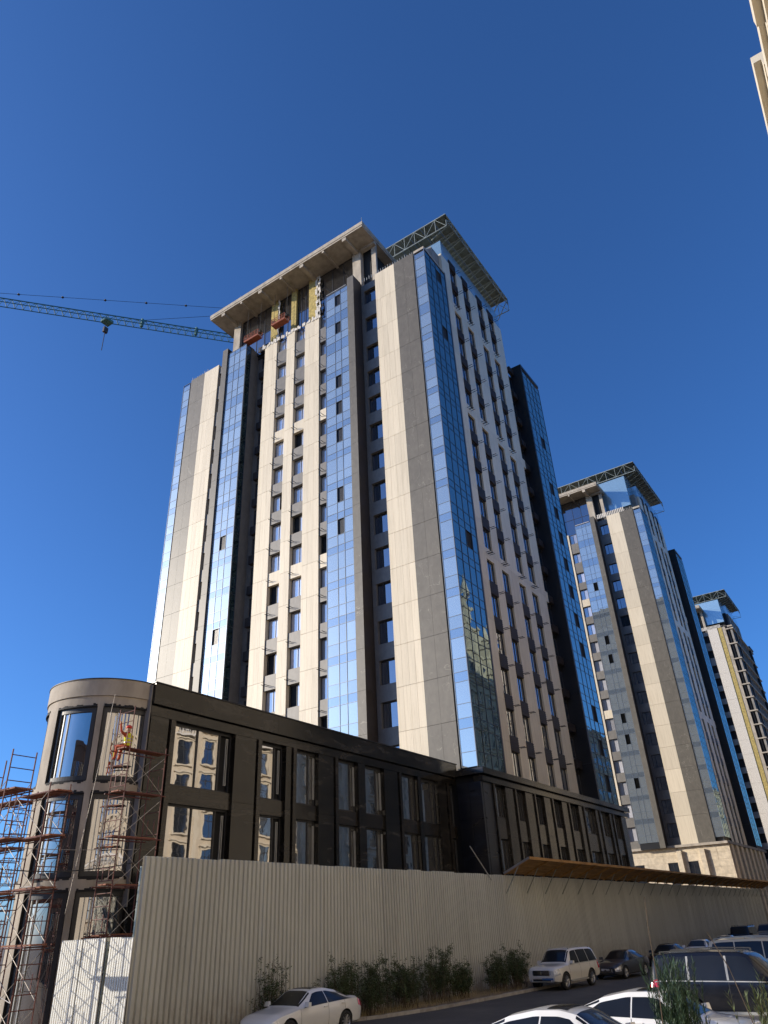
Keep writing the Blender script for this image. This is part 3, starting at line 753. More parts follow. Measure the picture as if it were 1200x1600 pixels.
# rounded concrete end
CX, CY, CR = 20.17, 28.49, 2.69
c = MB(); c.arc(CX, CY, .5, 2.28, 60, 276, -.2, 12.6, 40); c.build('round_core', dark, pod, off=po)
def arcpart(name, mat, r0, r1, a0, a1, z0, z1, n=10, smooth=True):
    b = MB(); b.arc(CX, CY, r0, r1, a0, a1, z0, z1, n); o = b.build(name, mat, pod, off=po)
    if smooth:
        o.data.polygons.foreach_set('use_smooth', [True]*len(o.data.polygons)); o.data.set_sharp_from_angle(angle=R(35))
    return o
arcpart('parapet_ring', conc, 2.2, 2.72, 60, 274, 12.31, 13.02, 48); arcpart('parapet_ring', conc, 2.3, 2.665, 60, 274, 11.87, 12.305, 48)
arcpart('parapet_flashing', cable, 2.1, 2.75, 60, 274, 13.023, 13.06, 48)
for z0, z1 in ((8.43, 8.90), (4.98, 5.44), (-.2, .6)): arcpart('floor_beam', conc, 2.3, 2.69, 60, 274, z0, z1, 48)
segs = [(227.2, 269.3), (181.6, 221.3), (128, 165.5), (84, 121)]
for z0, z1 in ((8.90, 11.87), (5.44, 8.43), (.6, 4.98)):
    for a0, a1 in ((221.8, 226.7), (166, 181.1), (121.5, 127.5), (269.8, 273.5)):
        arcpart('round_pier', conc, 2.3, 2.688, a0, a1, z0, z1, 4)
    for a0, a1 in segs:
        b = MB(); d = 4.2
        b.arc(CX, CY, 2.42, 2.60, a0, a0+d*.8, z0, z1, 3); b.arc(CX, CY, 2.42, 2.60, a1-d, a1, z0, z1, 3)
        b.arc(CX, CY, 2.42, 2.60, a0+d*.8, a1-d, z1-.22, z1, 12); b.arc(CX, CY, 2.42, 2.60, a0+d*.8, a1-d, z0, z0+.2, 12)
        m = (a0*.62+a1*.38); f_ = b.build('round_window', frame, pod, off=po)
        g_ = MB(); g_.arc(CX, CY, 2.50, 2.53, a0+d*.7, a1-d*.9, z0+.18, z1-.2, 20)
        o = g_.build('pane', glasspod, f_, off=po, smooth=True); o.data.set_sharp_from_angle(angle=R(35))
        g_ = MB(); aa = a0+(a1-a0)*.3
        for t in (aa, a0+(a1-a0)*.16): g_.arc(CX, CY, 2.48, 2.57, t, t+1.0, z0+.18, z1-.2, 1)
        g_.build('mullion', mull, f_, off=po)
        # ragged bituminous edge painted round the opening: thin sheets on the concrete
for z0, z1 in ((8.90, 11.87), (5.44, 8.43), (.6, 4.98)):
    for a0, a1 in segs:
        b = MB()
        for side in (0, 1):
            z = z0
            while z < z1:
                h = min(random.uniform(.12, .4), z1-z); e = random.uniform(.2, .9)
                if side: b.arc(CX, CY, 2.60, 2.6935, a1, a1+e*.5, z, z+h, 1)
                else: b.arc(CX, CY, 2.60, 2.6935, a0-e*.5, a0, z, z+h, 1)
                z += h
        t = a0
        while t < a1:
            e = min(random.uniform(1.5, 4), a1-t); b.arc(CX, CY, 2.58, 2.694, t, t+e, z1-.02, z1+random.uniform(.03, .12), 1); b.arc(CX, CY, 2.58, 2.6945, t, t+e, z0-random.uniform(.02, .12), z0+.02, 1); t += e
        b.build('bitumen_edge', dark, pod, off=po)
# ------------------------------------------------------------------ fences
def corrugated(wd, ht, pitch, dp, th=.003):
    """trapezoid sheet, lower left corner at the origin, facing -Y, ribs upright"""
    pts = []; x = 0; n = round(wd/pitch)
    for i in range(n):
        for u, d in ((0, 0), (.26, 0), (.36, -dp), (.90, -dp), (.998, 0)): pts.append((x+pitch*u, d))
        x += pitch
    pts.append((wd, 0)); b = MB(); k = len(pts)
    for z in (0, ht):
        for px_, py_ in pts: b.v.append((px_, py_, z))
    for i in range(k-1): b.f.append((i, i+1, k+i+1, k+i)); b.mi.append(0)
    return b
fen = empty('perimeter_fence', (80, 22.4, 0), 'tall taupe corrugated sheet fence along the road below the podium', 'fence')
me = corrugated(1.2, 6.0, .24, .075).mesh('sheet', fenceM)
for i in range(94):
    o = bpy.data.objects.new('sheet', me); link(o, fen)
    o.location = Vector((17.95+1.2*i, 22.4+.016*(i % 2)+random.uniform(-.006, .006), 5.82-6.0+random.uniform(-.025, .02)))-fen.location
    o.rotation_euler = (random.uniform(-.004, .004), random.uniform(-.0015, .0015), random.uniform(-.007, .007))
for z in (1.2, 3.0, 5.2): box('rail', steel, fen, 18.0, 130.6, 22.42, 22.48, z, z+.06)
for i in range(38): box('post', steel, fen, 18.0+3*i, 18.08+3*i, 22.485, 22.57, -.3, 5.5)
wf = empty('return_fence', (17.85, 24.4, 0), 'sunlit white corrugated sheet fence turning back beside the scaffolding', 'fence')
me = corrugated(1.2, 3.3, .12, .03).mesh('sheet', whiteM)
for i, (y, zt) in enumerate(((22.42+1.2, 3.41), (23.72+1.2, 3.41), (24.96+1.2, 3.39))):
    o = bpy.data.objects.new('sheet', me); link(o, wf); o.rotation_euler = (0, (.02 if i == 0 else 0), -math.pi/2); o.location = Vector((17.85+(.05 if i == 0 else 0), y, zt-3.3))-wf.location
for y in (23.66, 24.93): box('post', steel, wf, 17.88, 17.94, y, y+.06, 0, 3.3)

# ------------------------------------------------------------------ protective canopy
can = empty('protective_canopy', (87, 21.4, 5.8), 'timber boarded protective canopy tilting out from the fence top', 'canopy')
XA, XB, yi, zi, yo_, zo = 45.9, 132.9, 22.34, 5.86, 20.5, 6.62
ang = math.atan2(zo-zi, yi-yo_)
n = 29; nb = 6; L = math.hypot(yi-yo_, zo-zi)
for i in range(n):
    x = XA+3*i
    for j in range(nb):
        t = (j+.5)/nb
        o = box('board', wood, can, x+.01, x+2.99, -L/nb/2+.006, L/nb/2-.006, -.013, .013, base=(0, 0, 0))
        o.location = Vector((x+1.5, yi+(yo_-yi)*t, zi+(zo-zi)*t+.06))-can.location; o.rotation_euler.x = -ang
for i in range(n+1):
    x = XA+3*i; b = MB(); b.beam((x, yi, zi), (x, yo_, zo), .07, .10); b.build('joist', wood, can, off=can.location)
    b = MB(); b.beam((x, 21.3, zi+.40), (x, 22.33, 4.8), .045, .045); b.build('strut', steel, can, off=can.location)
b = MB(); b.beam((XA-.03, yo_-.03, zo+.03), (XB, yo_-.03, zo+.03), .04, .16); b.build('edge_board', wood, can, off=can.location)
b = MB(); b.beam((XA-.06, yi, zi+.05), (XA-.06, yo_, zo+.05), .04, .12); b.build('end_board', concd, can, off=can.location)
st = MB(); st.tube((43.9, 22.25, 5.5), (42.0, 22.5, 7.3), .035); tag(st.build('leaning_pole', mull), 'short pale pole leaning out over the fence beside the canopy end', 'pole')

nbm = plain('brown_brick_wall', (.16, .11, .08), .85, var=.2, vscale=1.5)
# ------------------------------------------------------------------ building across the street
opp = empty('opposite_building', (50, -8, 0), 'ornate sunlit limestone building at the right edge, also mirrored in the podium windows', 'building')
oo = opp.location
c = MB(); c.box(27.2, 300, -30, -6.5, 0, 39); c.box(-45, 23.2, -30, -6.5, 0, 36); c.box(23.2, 27.2, -30, -6.1, 0, 37.0); c.build('wall', oppm, opp, off=oo)
for a, b_, z in ((27.1, 301, 39.6), (-46, 23.3, 36.6)):
    for k, (d, h0, h1) in enumerate(((1.3, -.5, 0), (.95, -.95, -.5), (.6, -1.5, -.95), (.3, -2.4, -1.5))):
        bb = MB(); bb.box(a, b_, -6.6, -6.5+d, z+h0+.002, z+h1); bb.build('cornice', opptrim, opp, off=oo)
    for z2, d in ((24.6, .5), (8.0, 1.2), (31.2, .3)):
        bb = MB(); bb.box(a+.1, b_-.1, -6.6, -6.5+d, z2, z2+.35); bb.box(a+.1, b_-.1, -6.6, -6.5+d*.55, z2-.3, z2-.002); bb.build('string_course', opptrim, opp, off=oo)
    bb = MB(); n = int((b_-a)/.32)
    for i in range(n): 
        x = a+.3+.32*i
        if x > b_-.3: break
        bb.tube((x, -5.45, 8.36), (x, -5.45, 9.0), .07, 5, .05)
    bb.box(a+.1, b_-.1, -5.6, -5.3, 9.0, 9.16); 
    for i in range(int((b_-a)/4)): bb.box(a+2+4*i, a+2.4+4*i, -5.62, -5.28, 8.352, 9.2)
    bb.build('balustrade', white_st, opp, off=oo)
for d, h0, h1 in ((.65, 37.25, 37.75), (.4, 36.8, 37.248), (.2, 36.2, 36.798)): bb = MB(); bb.box(23.31, 27.09, -6.2, -6.1+d, h0, h1); bb.build('cornice', opptrim, opp, off=oo)
ow = {}
for i in range(40):
    x = 2+4*i
    if 20.5 < x < 28.5: continue
    for k in range(11):
        z = 1.6+3.3*k if k < 2 else 2.2+3.3*k
        if z+2.2 > (36 if x < 25 else 38): continue
        tall = 2.2 if k != 1 else 2.6
        o = window2 = None
        me = ow.get(tall)
        if me is None:
            b = MB(); b.box(-.75, .75, .0, .03, 0, tall, 1); 
            for q in (-.80, .70): b.box(q, q+.1, .031, .07, 0, tall, 2)
            b.box(-.03, .03, .031, .06, 0, tall, 2); b.box(-.7, .7, .031, .06, tall*.68, tall*.68+.06, 2)
            b.box(-1.0, -.81, 0, .16, -.1, tall+.2, 0); b.box(.81, 1.0, 0, .16, -.1, tall+.2, 0); b.box(-.81, .81, 0, .16, tall, tall+.2, 0)
            b.box(-1.15, 1.15, 0, .34, tall+.202, tall+.34, 0); b.box(-1.1, 1.1, 0, .3, -.26, -.102, 0)
            me = b.mesh('window', [opptrim, oppglass, frame]); ow[tall] = me
        o = bpy.data.objects.new('window', me); link(o, opp); o.location = Vector((x, -6.497, z))-oo
    if i % 2 == 0:
        box('pilaster', opptrim, opp, x+1.75, x+2.25, -6.5, -6.28, 9.3, 36.8 if x > 25 else 33.9)
    if i % 3 == 0:
        for k in (4, 6):
            z = 2.2+3.3*k; bb = MB(); bb.box(x-1.2, x+1.2, -6.5, -5.7, z-.6, z-.42); bb.box(x-1.2, x+1.2, -5.75, -5.68, z+.2, z+.28)
            for q in range(9): bb.tube((x-1.1+.275*q, -5.72, z-.42), (x-1.1+.275*q, -5.72, z+.2), .035, 5)
            bb.build('balcony', white_st, opp, off=oo)
bb = MB(); [bb.box(164+4*i-.75, 164+4*i+.75, -6.5, -6.46, 2.2+3.3*k, 4.4+3.3*k) for i in range(32) for k in range(2, 11)]; tag(bb.build('far_windows', oppglass, opp, off=oo), kind='stuff')
for k, (x, hgt, wdt) in enumerate(((98, 58, 3.4), (106, 66, 4.4), (114, 60, 3.4), (122, 52, 3), (88, 47, 2.6), (131, 56, 3.4))):
    bb = MB(); z = 38.5
    for s in range(4):
        h = (hgt-38.5)*(.34, .26, .18, .10)[s]; w2 = wdt*(1, .8, .58, .36)[s]
        bb.box(x-w2, x+w2, -9.5-w2, -8+0*s+min(0, w2-wdt)*.5, z, z+h); bb.box(x-w2-.25, x+w2+.25, -9.7-w2, -7.75+min(0, w2-wdt)*.5, z+h-.5, z+h-.003); z += h
    bb.tube((x, -9, z), (x, -9, hgt+2), wdt*.3, 8, .02); bb.build('turret', oppm, opp, off=oo)
    for q in (-.5, .5): box('turret_window', oppglass, opp, x+q*wdt-.5, x+q*wdt+.5, -8.0, -7.97, 40, 43.5)

# ------------------------------------------------------------------ apartment block behind the camera that the round windows and cars mirror
nb_ = empty('neighbour_block', (-54, 10, 0), 'plain brown apartment block behind the viewer, mirrored in the round windows', 'building')
c = MB(); c.box(-62, -46, -22, 34, 0, 24); c.box(-62.4, -45.6, -22.4, 34.4, 24.01, 24.6); c.build('wall', nbm, nb_, off=nb_.location)
b = MB(); b.box(-.02, .02, -.8, .8, 0, 1.6, 1); b.box(-.02, .06, -.95, -.801, -.12, 1.75); b.box(-.02, .06, .801, .95, -.12, 1.75); b.box(-.02, .09, -.8, .8, -.15, -.001); me = b.mesh('window', [nbm, oppglass])
for i in range(15):
    for k in range(7):
        o = bpy.data.objects.new('window', me); link(o, nb_); o.location = Vector((-45.98, -19.5+3.6*i, 1.4+3.2*k))-nb_.location

# ------------------------------------------------------------------ tower crane behind the first tower
cr = empty('tower_crane', (66.6, 63.2, 0), 'green lattice tower crane jib reaching out to the left behind the roof', 'crane')
co = cr.location
mst = Vector((66.6, 63.2, 90)); tip = Vector((25.5, 97.5, 90)); u = (tip-mst).normalized(); sd = Vector((-u.y, u.x, 0))*.55
n = 46; J_ = MB(); Lj = (tip-mst).length
top = lambda s: mst+u*s+Vector((0, 0, .0)); bl = lambda s, k: mst+u*s+sd*k-Vector((0, 0, 1.25))
J_.beam(top(0), top(Lj), .13, .13); J_.beam(bl(0, 1), bl(Lj, 1), .10, .10); J_.beam(bl(0, -1), bl(Lj, -1), .10, .10)
for i in range(n):
    s0, s1, sm = Lj*i/n, Lj*(i+1)/n, Lj*(i+.5)/n
    for k in (1, -1): J_.beam(bl(s0, k), top(sm), .06, .06); J_.beam(top(sm), bl(s1, k), .06, .06)
    J_.beam(bl(s0, 1), bl(s0, -1), .05, .05)
for s in (13.5, 22): J_.box(top(s).x-.2, top(s).x+.2, top(s).y-.2, top(s).y+.2, 88.6, 90.2)
J_.build('jib', cranem, cr, off=co)
M_ = MB()
for a in (-.9, .9):
    for b_ in (-.9, .9): M_.beam((mst.x+a, mst.y+b_, -.3), (mst.x+a, mst.y+b_, 90), .14, .14)
for i in range(45):
    z = 2*i; s = 1 if i % 2 else -1
    for a in (-.9, .9): M_.beam((mst.x-.9*s, mst.y+a, z), (mst.x+.9*s, mst.y+a, z+2), .07, .07); M_.beam((mst.x+a, mst.y-.9*s, z), (mst.x+a, mst.y+.9*s, z+2), .07, .07)
M_.build('mast', cranem, cr, off=co)
A_ = MB(); apex = mst+Vector((0, 0, 7)); A_.beam(mst+sd, apex, .14, .14); A_.beam(mst-sd, apex, .14, .14); A_.build('cathead', cranem, cr, off=co)
K_ = MB()
for s in (50, 22): K_.tube(apex, top(s), .032, 5)
for s in range(8): 
    p = apex.lerp(top(50), (s+.5)/8); K_.box(p.x-.16, p.x+.16, p.y-.16, p.y+.16, p.z-.08, p.z+.08)
K_.build('tie_rod', cable, cr, off=co)
H_ = MB(); hp = mst+u*27.2; 
H_.box(hp.x-.7, hp.x+.7, hp.y-.7, hp.y+.7, 88.3, 88.7); H_.build('trolley', cranem, cr, off=co)
H_ = MB(); 
for k in (-.18, .18): H_.tube((hp.x+k, hp.y, 88.3), (hp.x+k, hp.y, 87.2), .03, 5)
H_.box(hp.x-.35, hp.x+.35, hp.y-.2, hp.y+.2, 86.2, 87.2); H_.tube((hp.x, hp.y, 86.2), (hp.x+.1, hp.y+.1, 82.6), .06, 5); H_.build('hook_block', brown, cr, off=co)
cj = MB(); cj.beam(mst-u*0, mst-u*12, .5, 1.0); cj.box((mst-u*11).x-1, (mst-u*11).x+1, (mst-u*11).y-1, (mst-u*11).y+1, 87.3, 89.4); cj.build('counter_jib', cranem, cr, off=co)

# ------------------------------------------------------------------ suspended work cradles
def cradle(x, y0, y1, z, label):
    r = empty('work_cradle', (x, (y0+y1)/2, z), label, 'cradle', 'work cradles under the roof slab'); off = r.location
    b = MB(); b.box(x-.7, x+.1, y0, y1, z, z+.06); b.box(x-.72, x-.69, y0, y1, z+.061, z+.25); b.build('platform', orange, r, off=off)
    b = MB()
    for xx in (x-.7, x+.08):
        for zz in (.4, .65, .95): b.beam((xx, y0, z+zz), (xx, y1, z+zz), .05, .05)
        for k in range(5): yy = y0+(y1-y0)*k/4; b.beam((xx, yy, z+.06), (xx, yy, z+.95), .05, .05)
    for yy in (y0, y1): b.beam((x-.7, yy, z+.95), (x+.08, yy, z+.95), .05, .05); b.beam((x-.7, yy, z+.6), (x+.08, yy, z+.6), .05, .05)
    b.build('guard_rail', orange, r, off=off)
    b = MB()
    for yy in (y0+.05, y1-.05): b.tube((x-.3, yy, z+1.0), (x-.3, yy, 72.0), .02, 4); b.box(x-.5, x-.1, yy-.15, yy+.15, z+.6, z+1.0)
    b.build('hoist', cable, r, off=off)
cradle(46.6, 47.0, 49.3, 66.2, 'orange hanging work cradle by the left bay top, nearer the crane')
cradle(46.6, 42.7, 44.8, 66.3, 'orange hanging work cradle against the yellow insulation, nearer the roof centre')

# ------------------------------------------------------------------ scaffolding
def scaffold(x0, x1, y0, y1, zb, tops, plats, along, label, bays=1):
    """frame scaffold; end frames stand at the ends of the long side ('x' or 'y')"""
    r = empty('scaffold', ((x0+x1)/2, (y0+y1)/2, zb), label, 'scaffold'); off = r.location
    nb = bays
    ends = []
    for k in range(nb+1):
        t = k/nb
        if along == 'x': ends.append(((x0+(x1-x0)*t, y0), (x0+(x1-x0)*t, y1)))
        else: ends.append(((x0, y0+(y1-y0)*t), (x1, y0+(y1-y0)*t)))
    lift = 1.6
    for k, (a, b_) in enumerate(ends):
        top = tops[min(k, len(tops)-1)]; f = MB()
        for p in (a, b_): f.tube((p[0], p[1], zb), (p[0], p[1], top), .024, 6)
        z = zb+.35
        while z < top:
            f.tube((*a, z), (*b_, z), .016, 5); z += .4 if k == 0 else .8
        for q in range(int((top-zb)/lift)):
            z = zb+lift*q
            for s in (.3, .7):                                 # small inner stiles, the look of a ladder frame
                m = [a[i]+(b_[i]-a[i])*s for i in (0, 1)]; f.tube((*m, z+.35), (*m, z+.9), .015, 4)
        f.build('ladder_frame', rust, r, off=off)
    br = MB()
    for k in range(nb):
        top = min(tops[min(k, len(tops)-1)], tops[min(k+1, len(tops)-1)])
        for q in range(int((top-zb)/lift+.2)):
            z = zb+lift*q+.15
            for side in (0, 1):
                p, p2 = ends[k][side], ends[k+1][side]
                br.tube((*p, z), (*p2, z+lift-.2), .012, 5); br.tube((*p2, z), (*p, z+lift-.2), .012, 5)
            if q % 2: br.tube((*ends[k][0], z), (*ends[k+1][1], z+.1), .016, 5)
    br.build('cross_brace', galv, r, off=off)
    for z, t0, t1 in plats:
        if along == 'x':
            xa, xb = x0+(x1-x0)*t0, x0+(x1-x0)*t1; n = 4
            for k in (1, 2):
                ya = y0+(y1-y0)*k/n; box('platform_plank', plank, r, xa-.1, xb+.15, ya+.01, y0+(y1-y0)*(k+1)/n-.01, z-.025, z+.02+random.uniform(0, .01))
            b = MB(); b.tube((xa-.2, y0, z-.06), (xb+.2, y0, z-.06), .024, 6); b.tube((xa-.2, y1, z-.06), (xb+.2, y1, z-.06), .024, 6); b.build('ledger', rust, r, off=off)
        else:
            ya, yb = y0+(y1-y0)*t0, y0+(y1-y0)*t1; n = 4
            for k in (1, 2, 3):
                xa = x0+(x1-x0)*k/n; box('platform_plank', plank, r, xa+.01, x0+(x1-x0)*(k+1)/n-.01, ya-.15, yb+.1, z-.025, z+.02+random.uniform(0, .01))
            b = MB(); b.tube((x0, ya-.2, z-.06), (x0, yb+.2, z-.06), .024, 6); b.tube((x1, ya-.2, z-.06), (x1, yb+.2, z-.06), .024, 6); b.build('ledger', rust, r, off=off)
    return r
scaffold(18.05, 19.8, 24.05, 24.95, .02, [11.35, 9.95], [(9.78, 0, 1), (8.2, 0, 1), (6.63, 0, 1), (5.05, 0, 1), (3.5, 0, 1)], 'x', 'red scaffold in front of the right round window, with the worker on it')
scaffold(15.35, 16.15, 24.6, 26.6, .02, [8.25, 8.25], [(8.0, 0, 1), (6.55, 0, 1), (4.95, 0, 1), (3.3, 0, 1)], 'y', 'middle red scaffold in front of the left round window')
scaffold(13.3, 14.15, 23.8, 27.4, .02, [8.95, 8.95, 8.3], [(7.75, 0, .5), (6.25, 0, 1), (4.7, 0, 1), (3.1, 0, 1)], 'y', 'leftmost red scaffold, standing against the sky at the left edge', bays=2)
scaffold(15.6, 16.4, 27.4, 29.6, .02, [8.2, 8.2], [(8.0, 0, 1), (6.4, 0, 1), (4.8, 0, 1)], 'y', 'red scaffold farthest back, behind the round concrete end')
# loose hoses and wires over the scaffolds
def wire(name, pts, r, mat, label):
    b = MB()
    for a, c_ in zip(pts[:-1], pts[1:]): b.tube(a, c_, r, 5)
    return tag(b.build(name, mat), label, 'cable')
def sag(a, b_, d, n=14): 
    a = Vector(a); b_ = Vector(b_); return [tuple(a.lerp(b_, i/n)-Vector((0, 0, d*4*(i/n)*(1-i/n)))) for i in range(n+1)]
wire('sagging_cable', sag((13.2, 25.0, 5.6), (19.9, 24.0, 6.0), .35), .018, cable, 'thick dark cable sagging across the scaffolds')
wire('rope', sag((18.25, 25.75, 12.2), (17.2, 25.3, 4.2), .0), .007, galv, 'pale rope hanging down the concrete pillar between the round windows')
wire('thin_wire', sag((14.2, 25.2, 6.15), (18.9, 24.0, 6.2), .05), .010, galv, 'thin pale wire strung level across the scaffolds')

# ------------------------------------------------------------------ worker
def skin_body(name, mat, verts, edges, radii, root, parent, loc):
    me = bpy.data.meshes.new(name); me.from_pydata(verts, edges, []); me.materials.append(mat)
    o = bpy.data.objects.new(name, me); link(o, parent)
    md = o.modifiers.new('skin', 'SKIN'); md.use_smooth_shade = True
    for i, r in enumerate(radii):
        sv = me.skin_vertices[0].data[i]; sv.radius = (r, r) if isinstance(r, float) else r; sv.use_root = i == root
    s = o.modifiers.new('sub', 'SUBSURF'); s.levels = 2; s.render_levels = 2
    return o
wk = empty('person', (18.3, 24.5, 9.8), 'worker in orange overalls, yellow vest and red helmet sitting on the scaffold platform', 'person', rz=R(12))
# seated at the platform edge facing the wall (+Y), left arm raised to the ladder frame
V = [(0, 0, .12), (0, .03, .32), (0, .05, .52), (0, .06, .60), (0, .07, .70),          # pelvis, waist, chest, neck, head base
     (.10, .05, .10), (.13, .44, .12), (.13, .50, -.30), (.13, .60, -.36),              # right leg
     (-.10, .05, .10), (-.14, .43, .13), (-.15, .47, -.30), (-.15, .58, -.36),          # left leg
     (.19, .05, .50), (.26, .12, .26), (.20, .34, .22), (.19, .41, .23),                # right arm
     (-.19, .06, .51), (-.34, .14, .62), (-.34, .20, .86), (-.34, .21, .94)]            # left arm, raised
E_ = [(0, 1), (1, 2), (2, 3), (3, 4), (0, 5), (5, 6), (6, 7), (7, 8), (0, 9), (9, 10), (10, 11), (11, 12), (2, 13), (13, 14), (14, 15), (15, 16), (2, 17), (17, 18), (18, 19), (19, 20)]
RR = [(.16, .12), (.15, .11), (.17, .12), .06, .06, .09, .07, .055, .05, .09, .07, .055, .05, .07, .052, .042, .04, .07, .052, .042, .04]
skin_body('body', overall, V, E_, RR, 0, wk, None)
def ball(name, mat, parent, c, r, zmin=None, n=12, m=8, sx=(1, 1, 1)):
    b = MB(); rows = []
    for j in range(m+1):
        ph = math.pi*j/m-math.pi/2; z = math.sin(ph)
        if zmin is not None: z = max(z, zmin)
        rr = math.cos(ph) if (zmin is None or math.sin(ph) >= zmin) else math.sqrt(max(0, 1-zmin*zmin))*(j/m)*1.4
        for i in range(n):
            t = 2*math.pi*i/n; b.v.append((c[0]+r*rr*math.cos(t)*sx[0], c[1]+r*rr*math.sin(t)*sx[1], c[2]+r*z*sx[2]))
    for j in range(m):
        for i in range(n): b.f.append((j*n+i, j*n+(i+1) % n, (j+1)*n+(i+1) % n, (j+1)*n+i)); b.mi.append(0)
    return b.build(name, mat, parent, smooth=True)
ball('head', skin_m, wk, (0, .09, .76), .098, sx=(.85, 1, 1.15))
ball('helmet', helmet_m, wk, (0, .08, .80), .128, zmin=-.1)
b = MB(); b.add([(0, 0, 0)], []); b = MB()
prof = [(.10, .150, .125), (.25, .165, .132), (.42, .185, .140), (.53, .175, .130), (.585, .10, .09)]
for z, a, d in prof:
    for i in range(14): t = 2*math.pi*i/14; b.v.append((a*math.cos(t)*1.08, .03+.06*z+d*math.sin(t)*1.08, z))
for j in range(len(prof)-1):
    for i in range(14): b.f.append((j*14+i, j*14+(i+1) % 14, (j+1)*14+(i+1) % 14, (j+1)*14+i)); b.mi.append(0)
b.build('vest', vest, wk, smooth=True)
b = MB(); 
for z in (.20, .34): 
    for i in range(14):
        t0 = 2*math.pi*i/14; t1 = 2*math.pi*(i+1)/14; f = lambda t, zz: (.186*math.cos(t), .045+.152*math.sin(t), zz)
        b.add([f(t0, z), f(t1, z), f(t1, z+.045), f(t0, z+.045)], [(0, 1, 2, 3)])
b.build('reflective_stripe', mull, wk)
for x, y, z in ((.19, .43, .23), (-.34, .215, .97)):        # gloved hands: palm and five fingers
    b = MB(); b.tube((x, y-.02, z-.03), (x, y+.02, z+.04), .034, 8, .038)
    for k in range(4): xx = x-.03+.02*k; b.tube((xx, y+.02, z+.04), (xx, y+.05, z+.07+.008*(k in (1, 2))), .010, 6); b.tube((xx, y+.05, z+.07+.008*(k in (1, 2))), (xx, y+.07, z+.045), .009, 6)
    b.tube((x+.035, y, z), (x+.055, y+.035, z+.03), .011, 6); b.build('hand', skin_m, wk, smooth=True)

# ------------------------------------------------------------------ vehicles
def interp(tab, s):
    if s <= tab[0][0]: return tab[0][1]
    for (a, va), (b_, vb) in zip(tab[:-1], tab[1:]):
        if s <= b_: return va+(vb-va)*(s-a)/(b_-a)
    return tab[-1][1]
def smooth_tab(tab, n=90, w_=.012):
    out = []
    for i in range(n+1):
        s = i/n; out.append((s, sum(interp(tab, s+w_*k) for k in (-1.5, -1, -.5, 0, .5, 1, 1.5))/7))
    return out
SPECS = {
 'sedan': dict(L=4.85, W=.92, r=.335, wb=2.88, fo=.86,
   top=[(0, .60), (.015, .70), (.10, .84), (.26, .95), (.285, .97), (.43, 1.38), (.50, 1.445), (.60, 1.44), (.72, 1.34), (.855, 1.10), (.88, 1.075), (.965, 1.06), (.985, 1.0), (1, .88)],
   belt=[(0, .52), (.03, .66), (.1, .78), (.28, .91), (.5, .95), (.8, 1.00), (.92, 1.0), (1, .80)],
   wr=[(0, .60), (.1, .74), (.27, .74), (.30, .72), (.44, .60), (.7, .58), (.86, .64), (.9, .72), (1, .62)],
   w=[(0, .58), (.03, .78), (.10, .89), (.2, .92), (.8, .92), (.93, .87), (.985, .78), (1, .66)],
   bot=[(0, .30), (.05, .2), (.95, .24), (1, .4)],
   side=(.315, .85, .455, .735), split=(.575,), ws=(.295, .432), rw=(.735, .86), roofglass=True),
 'suv': dict(L=4.95, W=.985, r=.395, wb=2.85, fo=.92,
   top=[(0, .90), (.012, 1.04), (.05, 1.10), (.2, 1.17), (.265, 1.20), (.375, 1.76), (.43, 1.86), (.6, 1.89), (.85, 1.87), (.935, 1.81), (.955, 1.74), (.985, 1.15), (1, .95)],
   belt=[(0, .80), (.03, .97), (.2, 1.07), (.3, 1.12), (.9, 1.16), (.97, 1.12), (1, .85)],
   wr=[(0, .74), (.1, .82), (.26, .82), (.28, .80), (.4, .72), (.85, .70), (.95, .69), (.985, .82), (1, .8)],
   w=[(0, .78), (.03, .90), (.10, .975), (.2, .985), (.85, .985), (.95, .95), (.985, .92), (1, .86)],
   bot=[(0, .42), (.05, .34), (.95, .38), (1, .5)],
   side=(.305, .945, .40, .915), split=(.52, .74), ws=(.275, .39), rw=(.952, .978), roofglass=False),
 'box': dict(L=4.7, W=.95, r=.40, wb=2.85, fo=.78,
   top=[(0, .95), (.01, 1.12), (.04, 1.17), (.24, 1.22), (.262, 1.23), (.325, 1.86), (.35, 1.95), (.6, 1.97), (.94, 1.95), (.965, 1.90), (.985, 1.1), (1, .95)],
   belt=[(0, .85), (.02, 1.05), (.25, 1.17), (.9, 1.2), (.97, 1.15), (1, .9)],
   wr=[(0, .80), (.1, .86), (.26, .86), (.35, .80), (.95, .80), (1, .85)],
   w=[(0, .86), (.02, .93), (.1, .95), (.95, .95), (1, .9)],
   bot=[(0, .45), (.05, .40), (.95, .40), (1, .5)],
   side=(.285, .95, .345, .94), split=(.5, .72), ws=(.266, .335), rw=(.962, .98), roofglass=False),
}
